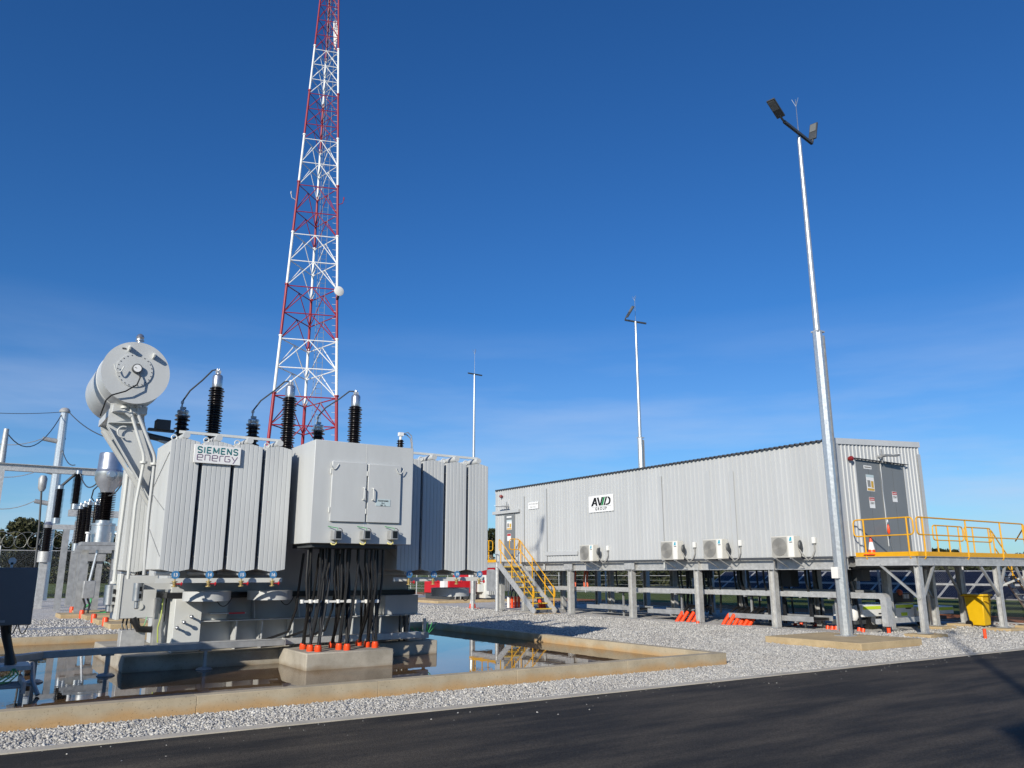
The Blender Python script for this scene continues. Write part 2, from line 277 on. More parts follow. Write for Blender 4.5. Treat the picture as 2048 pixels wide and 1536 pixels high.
# ------------------------------------------------------------------ mesh builder
def V(p): return Vector(p)
class MB:
    def __init__(s): s.v = []; s.f = []
    def add(s, vs, fs):
        n = len(s.v); s.v += [tuple(v) for v in vs]; s.f += [tuple(i+n for i in f) for f in fs]; return s
    def box(s, x0, x1, y0, y1, z0, z1):
        return s.add([(x0, y0, z0), (x1, y0, z0), (x1, y1, z0), (x0, y1, z0), (x0, y0, z1), (x1, y0, z1), (x1, y1, z1), (x0, y1, z1)],
                     [(0, 3, 2, 1), (4, 5, 6, 7), (0, 1, 5, 4), (1, 2, 6, 5), (2, 3, 7, 6), (3, 0, 4, 7)])
    def bar(s, p0, p1, w, h, upv=(0, 0, 1)):
        p0, p1, u = V(p0), V(p1), V(upv); d = (p1-p0).normalized()
        if abs(d.dot(u)) > 0.99: u = V((1, 0, 0))
        a = d.cross(u).normalized()*(w/2); b = a.cross(d).normalized()*(h/2)
        vs = [p+i*a+j*b for p in (p0, p1) for i, j in ((-1, -1), (1, -1), (1, 1), (-1, 1))]
        return s.add(vs, [(0, 1, 2, 3), (7, 6, 5, 4), (0, 4, 5, 1), (1, 5, 6, 2), (2, 6, 7, 3), (3, 7, 4, 0)])
    def tube(s, p0, p1, r, r1=None, n=8, cap=True):
        p0, p1 = V(p0), V(p1); r1 = r if r1 is None else r1
        d = (p1-p0).normalized(); u = V((0, 0, 1)) if abs(d.z) < 0.9 else V((1, 0, 0))
        a = d.cross(u).normalized(); b = d.cross(a)
        vs = []; fs = []
        for p, q in ((p0, r), (p1, r1)):
            for i in range(n): t = 2*pi*i/n; vs.append(p+(a*cos(t)+b*sin(t))*q)
        for i in range(n): j = (i+1) % n; fs.append((i, j, n+j, n+i))
        if cap: fs += [tuple(range(n-1, -1, -1)), tuple(range(n, 2*n))]
        return s.add(vs, fs)
    def path(s, pts, r, n=6, cap=True):
        pts = [V(p) for p in pts]; rs = r if isinstance(r, (list, tuple)) else [r]*len(pts)
        vs = []; fs = []; prev = None
        for k, p in enumerate(pts):
            d = (pts[min(k+1, len(pts)-1)]-pts[max(k-1, 0)])
            d = d.normalized() if d.length > 1e-9 else V((0, 0, 1))
            if prev is None:
                u = V((0, 0, 1)) if abs(d.z) < 0.9 else V((1, 0, 0)); a = d.cross(u).normalized()
            else:
                a = (prev-d*prev.dot(d)); a = a.normalized() if a.length > 1e-6 else d.orthogonal().normalized()
            prev = a; b = d.cross(a)
            for i in range(n): t = 2*pi*i/n; vs.append(p+(a*cos(t)+b*sin(t))*rs[k])
        for k in range(len(pts)-1):
            for i in range(n): j = (i+1) % n; fs.append((k*n+i, k*n+j, (k+1)*n+j, (k+1)*n+i))
        if cap: fs += [tuple(range(n-1, -1, -1)), tuple(range((len(pts)-1)*n, len(pts)*n))]
        return s.add(vs, fs)
    def lathe(s, o, prof, n=16, axis=(0, 0, 1)):
        o = V(o); d = V(axis).normalized(); u = V((0, 0, 1)) if abs(d.z) < 0.9 else V((1, 0, 0)); a = d.cross(u).normalized(); b = d.cross(a)
        vs = []; fs = []
        for r, h in prof:
            for i in range(n): t = 2*pi*i/n; vs.append(o+d*h+(a*cos(t)+b*sin(t))*max(r, 1e-4))
        for k in range(len(prof)-1):
            for i in range(n): j = (i+1) % n; fs.append((k*n+i, k*n+j, (k+1)*n+j, (k+1)*n+i))
        fs += [tuple(range(n-1, -1, -1)), tuple(range((len(prof)-1)*n, len(prof)*n))]
        return s.add(vs, fs)
    def prism(s, poly, ax, a0, a1):
        """poly: 2D points in the two other axes (order x,y,z without ax), extruded along ax"""
        def mk(p, t):
            return {'x': (t, p[0], p[1]), 'y': (p[0], t, p[1]), 'z': (p[0], p[1], t)}[ax]
        n = len(poly); vs = [mk(p, a0) for p in poly]+[mk(p, a1) for p in poly]
        fs = [tuple(range(n-1, -1, -1)), tuple(range(n, 2*n))]+[(i, (i+1) % n, n+(i+1) % n, n+i) for i in range(n)]
        return s.add(vs, fs)
    def ibeam(s, p0, p1, w, h, t=0.014, upv=(0, 0, 1)):
        """I section: h deep along upv, flanges w wide"""
        p0, p1, u = V(p0), V(p1), V(upv); d = (p1-p0).normalized(); u = (u-d*u.dot(d)).normalized()
        for sg in (-1, 1): s.bar(p0+u*sg*(h/2-t/2), p1+u*sg*(h/2-t/2), w, t, u)
        s.bar(p0, p1, t*0.8, h-2*t, u); return s
    def quad(s, a, b, c, d): return s.add([a, b, c, d], [(0, 1, 2, 3)])
    def sphere(s, c, r, n=10, m=6, sc=(1, 1, 1)):
        prof = []; vs = []; fs = []
        for k in range(m+1):
            ph = pi*k/m
            for i in range(n):
                t = 2*pi*i/n; vs.append((c[0]+sc[0]*max(sin(ph), 1e-3)*r*cos(t), c[1]+sc[1]*max(sin(ph), 1e-3)*r*sin(t), c[2]-sc[2]*r*cos(ph)))
        for k in range(m):
            for i in range(n): j = (i+1) % n; fs.append((k*n+i, k*n+j, (k+1)*n+j, (k+1)*n+i))
        return s.add(vs, fs)
    def mesh(s, name, m, smooth=True, off=(0, 0, 0)):
        me = bpy.data.meshes.new(name)
        me.from_pydata([(v[0]-off[0], v[1]-off[1], v[2]-off[2]) for v in s.v], [], s.f); me.validate()
        bm = bmesh.new(); bm.from_mesh(me); bmesh.ops.recalc_face_normals(bm, faces=bm.faces); bm.to_mesh(me); bm.free()
        me.materials.append(MATS[m])
        if smooth:
            me.shade_smooth(); me.set_sharp_from_angle(angle=radians(38))
        return me
    def build(s, name, m, parent=None, smooth=True, bevel=0.0):
        off = wloc(parent) if parent else (0, 0, 0)
        o = bpy.data.objects.new(name, s.mesh(name, m, smooth, off)); COL.objects.link(o)
        if parent: o.parent = parent
        if bevel:
            bv = o.modifiers.new('bevel', 'BEVEL'); bv.width = bevel; bv.segments = 2; bv.limit_method = 'ANGLE'; bv.angle_limit = radians(40)
        return o
def wloc(o):
    v = Vector((0, 0, 0))
    while o: v += o.location; o = o.parent
    return v
def tag(o, label, cat, group=None):
    o['label'] = label; o['category'] = cat
    if group: o['group'] = group
    return o
def thing(name, label, cat, loc=(0, 0, 0), group=None):
    o = bpy.data.objects.new(name, None); o.empty_display_size = 0.2; COL.objects.link(o); o.location = loc
    return tag(o, label, cat, group)
def structure(o): o['kind'] = 'structure'; return o
def stuff(o): o['kind'] = 'stuff'; return o
def copy_tree(o, parent=None):
    c = o.copy(); COL.objects.link(c); c.parent = parent
    for ch in list(o.children): copy_tree(ch, c)
    return c
def rounded(pts, r, k=5):
    pts = [V(p) for p in pts]; res = [pts[0]]
    for i in range(1, len(pts)-1):
        a, b, c = pts[i-1], pts[i], pts[i+1]; u = (a-b); w = (c-b); q = min(r, u.length*0.49, w.length*0.49)
        p0 = b+u.normalized()*q; p1 = b+w.normalized()*q
        for j in range(k+1):
            t = j/k; res.append(p0*(1-t)**2+b*2*t*(1-t)+p1*t*t)
    return res+[pts[-1]]
def arc3(p0, p1, sag, n=12, side=(0, 0, -1)):
    p0, p1, sd_ = V(p0), V(p1), V(side)
    return [p0.lerp(p1, i/n)+sd_*(sag*4*(i/n)*(1-i/n)) for i in range(n+1)]
def text_mesh(name, txt, size, m, parent, o, xd, yd, bold=0.0, ext=0.003, align='LEFT', sx=1.0, spacing=1.0, fit=None):
    cu = bpy.data.curves.new('txt', 'FONT'); cu.body = txt; cu.size = size; cu.offset = bold; cu.extrude = ext; cu.align_x = align; cu.resolution_u = 3; cu.space_character = spacing
    t = bpy.data.objects.new('txt', cu); COL.objects.link(t)
    dg = bpy.context.evaluated_depsgraph_get(); me = bpy.data.meshes.new_from_object(t.evaluated_get(dg))
    bpy.data.objects.remove(t); bpy.data.curves.remove(cu)
    if fit:
        xs_ = [v.co.x for v in me.vertices]; k_ = fit/(max(xs_)-min(xs_)); sx = k_
    xd, yd = V(xd), V(yd); zd = xd.cross(yd); off = wloc(parent) if parent else Vector((0, 0, 0))
    for v in me.vertices: v.co = V(o)+xd*(v.co.x*sx)+yd*v.co.y+zd*v.co.z-off
    me.name = name; me.materials.clear(); me.materials.append(MATS[m])
    ob = bpy.data.objects.new(name, me); COL.objects.link(ob); ob.parent = parent
    return ob
# ================================================================== the setting
def sheet(name, poly, z, m):
    b = MB(); b.add([(x, y, z) for x, y in poly], [tuple(range(len(poly)))])
    return structure(b.build(name, m, smooth=False))
sheet('ground', [(-2500, -2500), (3200, -2500), (3200, 3200), (-2500, 3200)], -0.035, 'grassland')
sheet('dirt_track', [(27.9, -60), (33.0, -60), (33.6, 90), (28.2, 90)], -0.012, 'red_dirt')
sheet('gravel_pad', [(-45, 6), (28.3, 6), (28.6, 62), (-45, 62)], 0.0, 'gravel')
EDGE = [(-45, 10.1), (-15, 9.65), (0.51, 9.26), (6.1, 9.05), (12.5, 8.93), (19.4, 8.80), (30, 8.55), (70, 7.6)]
sheet('road', [(-45, -60)]+[(70, -60)]+EDGE[::-1], 0.006, 'asphalt')
kb = MB()
for (xa, ya), (xb, yb) in zip(EDGE[:-1], EDGE[1:]):
    n = max(1, int((xb-xa)/6))
    for i in range(n):
        x0, x1 = xa+(xb-xa)*i/n, xa+(xb-xa)*(i+1)/n-0.006; y0, y1 = ya+(yb-ya)*i/n, ya+(yb-ya)*(i+1)/n
        kb.add([(x0, y0-.01, -.06), (x1, y1-.01, -.06), (x1, y1+.14, -.06), (x0, y0+.14, -.06), (x0, y0-.01, .018), (x1, y1-.01, .018), (x1, y1+.14, .022), (x0, y0+.14, .022)],
               [(0, 3, 2, 1), (4, 5, 6, 7), (0, 1, 5, 4), (1, 2, 6, 5), (2, 3, 7, 6), (3, 0, 4, 7)])
structure(kb.build('kerb', 'kerb_concrete'))

def edge_y(x):
    for (xa, ya), (xb, yb) in zip(EDGE[:-1], EDGE[1:]):
        if xa <= x <= xb: return ya+(yb-ya)*(x-xa)/(xb-xa)
    return 9.0

# ---- transformer bund
BX1, BY0, BY1, BX0, BT, BH = 11.85, 10.52, 22.15, -4.5, 0.2, 0.21
bund = thing('bund_wall', 'low tan concrete bund wall around the flooded transformer pit', 'wall', (BX1, BY0, 0))
xs = [BX0, -1.2]+[PY(px, 1420, BY0).x for px in (392, 755, 1034, 1258)]+[BX1]
for a, b in zip(xs[:-1], xs[1:]): MB().box(a+.0015, b-.0015, BY0, BY0+BT, -.15, BH).build('wall_panel', 'concrete', bund, bevel=.005)
ys = [BY0+BT, 13.6, 16.6, 19.5, BY1-BT]
for a, b in zip(ys[:-1], ys[1:]): MB().box(BX1-BT, BX1, a+.0015, b-.0015, -.15, BH).build('wall_panel', 'concrete', bund, bevel=.005)
xs = [BX0, -0.5, 3.5, 7.5, BX1]
for a, b in zip(xs[:-1], xs[1:]): MB().box(a+.0015, b-.0015, BY1-BT, BY1, -.15, BH).build('wall_panel', 'concrete', bund, bevel=.005)
for a, b in zip(ys[:-1], ys[1:]): MB().box(BX0, BX0+BT, a+.0015, b-.0015, -.15, BH).build('wall_panel', 'concrete', bund, bevel=.005)
sheet('water', [(BX0+BT, BY0+BT), (BX1-BT, BY0+BT), (BX1-BT, BY1-BT), (BX0+BT, BY1-BT)], 0.04, 'water')

# ---- plinth, cable block
PT = 0.30
tag(MB().box(2.40, 8.30, 15.05, 18.6, -.1, PT).build('transformer_plinth', 'concrete_grey', bevel=.02), 'long concrete plinth under the power transformer, standing in water', 'plinth')
tag(MB().box(5.0, 6.62, 13.62, 15.04, -.1, .32).build('cable_plinth', 'concrete_grey', bevel=.02), 'square concrete block with orange collars where black cables enter', 'plinth')

# ---- loose stones on the gravel: real pebbles where the photograph shows them singly
def stones(n, area, smin, smax, seed, reject=None):
    rng = np.random.default_rng(seed)
    x = rng.uniform(area[0], area[1], n); y = rng.uniform(area[2], area[3], n)
    if reject is not None:
        k = ~reject(x, y); x, y = x[k], y[k]
    n = len(x)
    base = np.array([(1, 0, 0), (-1, 0, 0), (0, 1, 0), (0, -1, 0), (0, 0, 1), (0, 0, -1)], float)
    s = (smin+(smax*1.35-smin)*rng.beta(1.3, 3.0, (n, 1, 1)))*np.stack([rng.uniform(.7, 1.3, n), rng.uniform(.6, 1.0, n), rng.uniform(.45, .8, n)], -1)[:, None, :]
    p = base[None]*s+rng.normal(0, .16, (n, 6, 3))*s
    a = rng.uniform(0, 2*pi, n); t = rng.uniform(-.6, .6, n)
    ca, sa, ct, st = np.cos(a)[:, None], np.sin(a)[:, None], np.cos(t)[:, None], np.sin(t)[:, None]
    X, Y, Z = p[..., 0], p[..., 1], p[..., 2]
    Y, Z = Y*ct-Z*st, Y*st+Z*ct
    X, Y = X*ca-Y*sa, X*sa+Y*ca
    co = np.stack([X+x[:, None], Y+y[:, None], Z+(s[:, 0, 2]*rng.uniform(.1, .9, n))[:, None]], -1).reshape(-1, 3)
    tri = np.array([(0, 2, 4), (2, 1, 4), (1, 3, 4), (3, 0, 4), (2, 0, 5), (1, 2, 5), (3, 1, 5), (0, 3, 5)])
    return co, (tri[None]+(np.arange(n)*6)[:, None, None]).reshape(-1, 3)
ex = np.array([e[0] for e in EDGE]); ey = np.array([e[1] for e in EDGE])
def rej(x, y):
    k = y < np.interp(x, ex, ey)+.15
    k |= (x > BX0) & (x < BX1+.02) & (y > BY0-.02) & (y < BY1)
    k |= (x > 16.2) & (x < 18.5) & (y > 10.5) & (y < 13.4)
    k |= (x > 20.3) & (x < 25.3) & (y > 13.6)
    return k
parts = [stones(46000, (-1.5, 12.0, 8.9, 10.6), .011, .023, 1, rej), stones(34000, (11.8, 17, 8.8, 14), .012, .024, 2, rej),
         stones(26000, (16.8, 23, 8.6, 15), .014, .027, 3, rej), stones(30000, (11.9, 20.3, 13.9, 24), .016, .029, 4, rej), stones(9000, (-3, 7, 22.2, 34), .025, .042, 5, rej),
         stones(26000, (8, 24, 22.3, 34), .022, .042, 6, rej), stones(12000, (12, 28, 34, 46), .03, .06, 7, rej), stones(9000, (20, 28.2, 9, 14.5), .022, .04, 8, rej),
         stones(900, (-1, 22, 7.6, 9.3), .006, .014, 9, lambda x, y: (np.interp(x, ex, ey)-y < .0) | (np.random.default_rng(5).uniform(0, 1, len(x)) < np.clip((np.interp(x, ex, ey)-y)*.9, 0, .985)))]
co = np.concatenate([c for c, _ in parts]); o_ = 0; fl = []
for c, f in parts: fl.append(f+o_); o_ += len(c)
fa = np.concatenate(fl)
me = bpy.data.meshes.new('gravel_stones'); me.vertices.add(len(co)); me.vertices.foreach_set('co', co.ravel().astype(np.float32))
me.loops.add(len(fa)*3); me.loops.foreach_set('vertex_index', fa.ravel().astype(np.int32))
me.polygons.add(len(fa)); me.polygons.foreach_set('loop_start', (np.arange(len(fa))*3).astype(np.int32))
me.update(calc_edges=True); me.materials.append(MATS['stone'])
gs = bpy.data.objects.new('gravel_stones', me); COL.objects.link(gs); stuff(gs); tag(gs, 'loose grey and white crushed stones covering the yard', 'gravel')
# ================================================================== power transformer
TX = thing('power_transformer', 'large light grey power transformer with radiator banks and oil conservator', 'transformer', (5.6, 16.7, PT))
YR, YRB = 14.20, 15.42          # front faces of the near radiators, back of the bank
ZR0, ZR1 = 1.66, 3.88
# ---- tank
MB().box(3.15, 7.85, 15.55, 17.85, 1.30, 3.80).build('tank', 'tx_paint', TX, bevel=.01)
tb = MB().box(3.22, 7.80, 15.62, 17.80, PT+.004, 1.20).build('lower_tank', 'tx_paint', TX, bevel=.01)
MB().box(3.05, 7.95, 15.42, 17.95, 1.205, 1.30).build('tank_shadow_band', 'black_rubber', TX)  # black band stands in for the dark shadow between the tank halves
cv = MB().box(3.02, 7.98, 15.42, 17.98, 3.803, 3.86).build('tank_cover', 'tx_paint', TX)
MB().box(3.18, 8.05, 15.22, 15.60, .80, .815).build('stiffener', 'tx_paint', tb)
MB().box(3.16, 3.62, 15.20, 15.615, PT+.004, 1.20).build('jacking_post', 'tx_white', tb, bevel=.008)  # paler than the tank: sunlight on this corner put into the colour
MB().box(3.62, 4.1, 15.34, 15.615, .82, 1.20).build('stiffener', 'tx_white', tb, bevel=.008)  # same paler colour, carries on the sunlit corner
for x in (4.25, 4.72, 5.3, 5.9, 6.5, 7.1, 7.75):
    MB().prism([(15.615, PT+.006), (15.30, PT+.006), (15.25, .795), (15.615, .795)], 'x', x, x+.018).build('stiffener', 'tx_paint', tb)
for x in (4.6, 5.45, 6.6):
    MB().prism([(15.618, .82), (15.36, .82), (15.50, 1.20), (15.618, 1.20)], 'x', x, x+.018).build('stiffener', 'tx_paint', tb)
MB().box(7.2, 7.95, 15.28, 15.612, .82, 1.20).build('access_box', 'tx_paint', tb, bevel=.008)
MB().box(3.75, 4.35, 15.05, 15.33, .935, .953).build('step_plate', 'tx_white', tb)
MB().box(4.05, 4.33, 15.045, 15.06, .93, .957).build('red_edge', 'valve_red', tb)
for px, py in ((351, 1255), (365, 1244), (380, 1233)):
    p = PY(px, py, 15.2); q = MB(); q.tube((p.x, 15.20, p.z), (p.x, 15.08, p.z), .02, n=8); q.sphere((p.x, 15.06, p.z), .034, 8, 5)
    q.bar((p.x-.03, 15.09, p.z+.03), (p.x+.05, 15.09, p.z-.05), .02, .02); q.build('sampling_valve', 'aluminium', tb)

# ---- radiators: one fluted panel mesh, shared by every panel
def panel_mesh(w, h):
    b = MB(); nf = 6; cs = []
    seg = w/nf
    for i in range(nf):
        x0 = -w/2+i*seg; cs += [(x0, 0), (x0+seg*.05, 0.0), (x0+seg*.09, -.006), (x0+seg*.5, -.0072), (x0+seg*.91, -.006), (x0+seg*.95, 0.0)]
    cs.append((w/2, 0))
    n = len(cs); vs = []
    def top(x): return h-.05*min(1, max(0, (abs(x)/(w/2)-.05)))
    for x, y in cs: vs.append((x, y, .05*max(0, abs(x)/(w/2)-.05)))
    for x, y in cs: vs.append((x, y, top(x)))
    for x, y in cs: vs.append((x, .012-y*.6, .05*max(0, abs(x)/(w/2)-.05)))
    for x, y in cs: vs.append((x, .012-y*.6, top(x)))
    fs = []
    for i in range(n-1):
        fs += [(i, i+1, n+i+1, n+i), (2*n+i+1, 2*n+i, 3*n+i, 3*n+i+1), (n+i, n+i+1, 3*n+i+1, 3*n+i), (i+1, i, 2*n+i, 2*n+i+1)]
    fs += [(0, n, 3*n, 2*n), (n-1, 2*n+n-1, 3*n+n-1, n+n-1)]
    return b.add(vs, fs)
RW, RPITCH = 0.475, 0.537
PM = panel_mesh(RW, ZR1-ZR0).mesh('panel', 'tx_paint')
NP = 22
def radiator(xc, y0, num=None, single=False):
    hd = MB(); zt, zb = ZR1-.03, ZR0+.06
    yb = y0+1.2
    for k in range(NP): 
        y = y0+k*(1.2/NP)+.02
        hd.box(xc-.03, xc+.03, y, y+.03, ZR0-.01, ZR0+.04)
    r = MB().tube((xc, y0-.015, ZR1+.055), (xc, yb+.2, ZR1+.055), .057, n=18).build('radiator', 'tx_paint', TX)
    hd.tube((xc, y0+.05, ZR0-.015), (xc, yb+.2, ZR0-.015), .045, n=12)
    hd.build('lower_header', 'tx_paint', r)
    off = wloc(r)
    if single:
        q = MB(); src = panel_mesh(RW, ZR1-ZR0)
        for k in range(NP):
            q.add([(v[0]+xc, v[1]+y0+k*(1.2/NP), v[2]+ZR0) for v in src.v], src.f)
        q.build('panel_pack', 'tx_paint', r); return r
    for k in range(NP):
        o = bpy.data.objects.new('panel', PM); COL.objects.link(o); o.parent = r
        o.location = Vector((xc, y0+k*(1.2/NP), ZR0))-off
    for sx in (-1, 1):   # vertical edge rods and diagonal stay rods on the panel edges
        x = xc+sx*(RW/2+.005)
        st = MB()
        for z0, z1 in ((ZR0+.25, ZR0+.75), (ZR1-.25, ZR1-.75), (ZR0+1.0, ZR0+1.35)): st.tube((x, y0+.01, z0), (x, y0+1.18, z1), .005, n=5)
        st.build('stay_rod', 'galv_dull', r)
    if num:
        x = xc+.02
        v = MB(); z = ZR0-.10
        v.tube((x, y0-.03, ZR0-.02), (x, y0-.03, z-.12), .013, n=8)
        v.lathe((x, y0-.03, z-.14), [(.045, 0), (.045, .015), (.02, .02), (.03, .05), (.03, .075), (.045, .08), (.045, .095)], 10)
        v.build('drain_valve', 'brass', r)
        h = MB(); h.tube((x, y0-.04, z-.09), (x+.10, y0-.04, z-.09), .009, n=6); h.lathe((x+.10, y0-.04, z-.09), [(.032, 0), (.032, .014)], 10, (1, 0, 0)); h.build('valve_handle', 'valve_red', r)
        g = MB(); g.lathe((x, y0-.045, ZR0-.045), [(.066, 0), (.066, .008)], 18, (0, -1, 0)); g.build('number_tag', 'tag_blue', r)
        text_mesh('tag_number', str(num), .075, 'white_gloss', r, (x, y0-.0545, ZR0-.07), (1, 0, 0), (0, 0, 1), .002, .001, 'CENTER')
    return r
XA = 2.645+RW/2; XB = 6.90+RW/2
for i in range(4): radiator(XA+i*RPITCH, YR, 13+i)
for i in range(4): radiator(XB+i*.531, YR, 17+i)
for i in range(4): radiator(XA+i*RPITCH, 17.95, None, True)
for i in range(4): radiator(XB+i*.531, 17.95, None, True)
for x0, x1 in ((XA-.1, XA+3*RPITCH+.05), (XB-.1, XB+3*.531+.05)):
    MB().box(x0, x1, YR+.10, YR+.14, ZR1+.10, ZR1+.145).build('header_bar', 'tx_white', TX)
    q = MB(); q.box(x0-.15, x1+.18, YR+.10, YR+.106, ZR0-.17, ZR0-.10); q.box(x0-.15, x1+.18, YR+.10, YR+.16, ZR0-.176, ZR0-.17); q.build('support_angle', 'tx_white', TX)
    for k in range(4):
        x = (x0+.1)+k*RPITCH; r = MB(); c = (x-.13, YR+.35, ZR1+.03)
        r.path([V(c)+V((.045*cos(t*pi/6), 0, .045*sin(t*pi/6)+.02)) for t in range(13)], .012, 6); r.build('lifting_eye', 'tx_white', TX)
    # cooling fans under the radiators
for xc, yc in ((3.62, 14.95), (8.55, 15.0), (4.75, 15.0)):
    f = MB(); n = 28
    f.lathe((xc, yc, 1.17), [(.40, 0), (.40, .16), (.41, .165), (.39, .17), (.37, .02), (.10, .02), (.08, 0)], n)
    fo = f.build('cooling_fan', 'tx_paint', TX)
    b = MB()
    for k in range(6):
        a = k*pi/3; u = V((cos(a), sin(a), 0)); w = V((-sin(a), cos(a), 0)); c = V((xc, yc, 1.24))
        b.quad(c+u*.08-w*.03-V((0, 0, .02)), c+u*.34-w*.07-V((0, 0, .03)), c+u*.34+w*.07+V((0, 0, .03)), c+u*.08+w*.03+V((0, 0, .02)))
    b.build('fan_blades', 'galv_dull', fo)
    MB().path(arc3((xc+.1, yc-.3, 1.18), (xc+.38, yc-.2, 1.22), .12), .008, 6).build('fan_lead', 'black_rubber', fo)

# ---- name board
a, b_ = PY(390, 888, YR-.06), PY(480, 931, YR-.06)
sg = MB().box(a.x, b_.x, YR-.06, YR-.03, b_.z, a.z).build('name_board', 'white_gloss', TX, bevel=.004)
wd = b_.x-a.x; hg = a.z-b_.z
def strokes(name, lines, o, s, r, m, parent, wx=1.0, cr=.16):
    q = MB()
    for pl in lines: q.path([V((o[0]+x*s*wx, o[1], o[2]+y*s)) for x, y in rounded2(pl, cr)], r, 6)
    return q.build(name, m, parent)
def rounded2(pl, r=.16):
    return [(p.x, p.y) for p in rounded([(x, y, 0) for x, y in pl], r, 4)]
EN = [[(0, .5), (.8, .5), (.8, 1), (0, 1), (0, 0), (.75, 0)],                                   # e
      [(1.15, 0), (1.15, 1), (1.9, 1), (1.9, 0)],                                               # n
      [(2.25, .5), (3.05, .5), (3.05, 1), (2.25, 1), (2.25, 0), (3.0, 0)],                      # e
      [(3.4, 0), (3.4, 1), (3.95, 1)],                                                          # r
      [(4.95, 1), (4.2, 1), (4.2, 0), (5.0, 0), (5.0, .5), (4.65, .5)],                         # G
      [(5.25, 1), (5.65, .35)], [(6.15, 1), (5.5, -.3)]]                                        # y
def cap_S(x): return [(x+.62, .86), (x+.5, 1), (x+.12, 1), (x, .88), (x, .64), (x+.12, .54), (x+.5, .46), (x+.62, .36), (x+.62, .12), (x+.5, 0), (x+.12, 0), (x, .12)]
def cap_E(x): return [[(x+.6, 1), (x, 1), (x, 0), (x+.6, 0)], [(x, .5), (x+.52, .5)]]
SI = [cap_S(0), [(1.02, 0), (1.02, 1)]]+cap_E(1.45)+[[(2.45, 0), (2.45, 1), (2.86, .2), (3.27, 1), (3.27, 0)]]+cap_E(3.68)+[[(4.66, 0), (4.66, 1), (5.3, 0), (5.3, 1)], cap_S(5.7)]
strokes('lettering', SI, (a.x+wd*.075, YR-.0545, b_.z+hg*.56), hg*.31, .0135, 'sign_teal', sg, wd*.85/(6.32*hg*.31), .05)
strokes('lettering', EN, (a.x+wd*.07, YR-.0605, b_.z+hg*.15), hg*.30, .0065, 'sign_purple', sg, wd*.86/(6.15*hg*.30))

# ---- cable box with its two doors
YC, CX0, CX1, CZ0, CZ1 = 13.50, 4.905, 6.845, 2.15, 3.955
cb = MB().box(CX0, CX1, YC, 14.75, CZ0, CZ1).build('cable_box', 'tx_paint', TX, bevel=.008)
MB().box(5.885, 5.891, YC-.003, YC, CZ0+.02, CZ1-.02).build('seam', 'tx_white', cb)
for pa, pb in (((664, 922), (728, 1045)), ((736, 928), (797, 1047))):
    p, q = PY(*pa, YC), PY(*pb, YC)
    MB().box(p.x, q.x, YC-.045, YC-.004, q.z, p.z).build('door', 'tx_paint', cb, bevel=.008)
    left = pa[0] == 664
    hx = q.x-.06 if left else p.x+.09
    MB().path(rounded([(hx, YC-.045, 2.93), (hx, YC-.10, 2.93), (hx, YC-.10, 3.14), (hx, YC-.045, 3.14)], .03), .011, 8).build('door_handle', 'tx_white', cb)
    for hz in (2.68, 3.36):
        MB().tube((p.x-.02, YC-.035, hz), (p.x-.02, YC-.035, hz+.09), .016, n=8).build('hinge', 'tx_white', cb)
    ex_ = p.x+.02 if left else q.x-.04
    MB().path(arc3((ex_-.07, YC-.06, 3.54), (ex_+.09, YC-.06, 3.54), .10, 10), .008, 6).build('lifting_rod', 'tx_white', cb)
p, q = PY(752, 998, YC-.05), PY(780, 1013, YC-.05)
pl = MB().box(p.x, q.x, YC-.052, YC-.047, q.z, p.z).build('name_plate', 'plate_blue', cb)
for k, t in enumerate(('TRANSFORMER', 'No.1', 'CBF   T1')):
    text_mesh('lettering', t, .036, 'sign_black', cb, ((p.x+q.x)/2, YC-.0535, p.z-.042-k*.040), (1, 0, 0), (0, 0, 1), .0008, .0005, 'CENTER', sx=.86)
for px in (672, 730, 785):
    c = PY(px, 1070, YC-.07); x, z = c.x, c.z
    MB().box(x-.075, x+.075, YC-.16, YC-.004, z-.085, z+.08).build('relay_box', 'galv_dull', cb, bevel=.006)
    MB().box(x-.035, x+.055, YC-.166, YC-.161, z-.06, z+.065).build('relay_window', 'black_poly', cb)
    MB().path([(x+.01, YC-.07, z-.09), (x+.02, YC-.06, z-.14), (x-.01, YC-.05, z-.165), (x-.05, YC-.03, z-.16), (x-.06, YC+.02, z-.13)], .013, 8).build('conduit_elbow', 'cream_conduit', cb)
    MB().path([(x-.14, YC-.03, z+.15), (x-.05, YC-.07, z+.13), (x+.02, YC-.09, z+.12), (x+.02, YC-.09, z+.08)], .007, 6).build('relay_lead', 'green_wire', cb)
    MB().path(arc3((x+.03, YC-.10, z+.12), (x+.09, YC-.03, z-.02), .05, 8, (1, -.3, .6)), .006, 6).build('relay_lead', 'dark_grey', cb)
MB().box(CX0+.08, CX1-.25, YC+.12, 14.62, 2.08, 2.146).build('gland_plate', 'dark_grey', cb)

# ---- oil conservator
CO = V((2.13, 15.2, 5.14)); CR, CLEN = 0.565, 2.35
b = MB(); b.lathe(CO, [(CR-.02, .0), (CR, .0), (CR, .02), (CR-.006, .025), (CR-.006, .62), (CR+.004, .63), (CR+.004, .66), (CR-.006, .67), (CR-.006, CLEN-.1), (CR-.03, CLEN-.03), (CR-.12, CLEN)], 56, (0, 1, 0))
cons = b.build('oil_conservator', 'tx_paint', TX)
MB().lathe(CO+V((-.03, -.022, .03)), [(.30, 0), (.30, .02)], 40, (0, 1, 0)).build('end_cover', 'tx_paint', cons)
bl = MB()
for k in range(24):
    t = 2*pi*k/24; bl.lathe(CO+V((-.03+.28*cos(t), -.03, .03+.28*sin(t))), [(.009, 0), (.009, .01)], 6, (0, 1, 0))
bl.build('cover_bolts', 'dark_grey', cons)
g = CO+V((.0, -.03, .06))
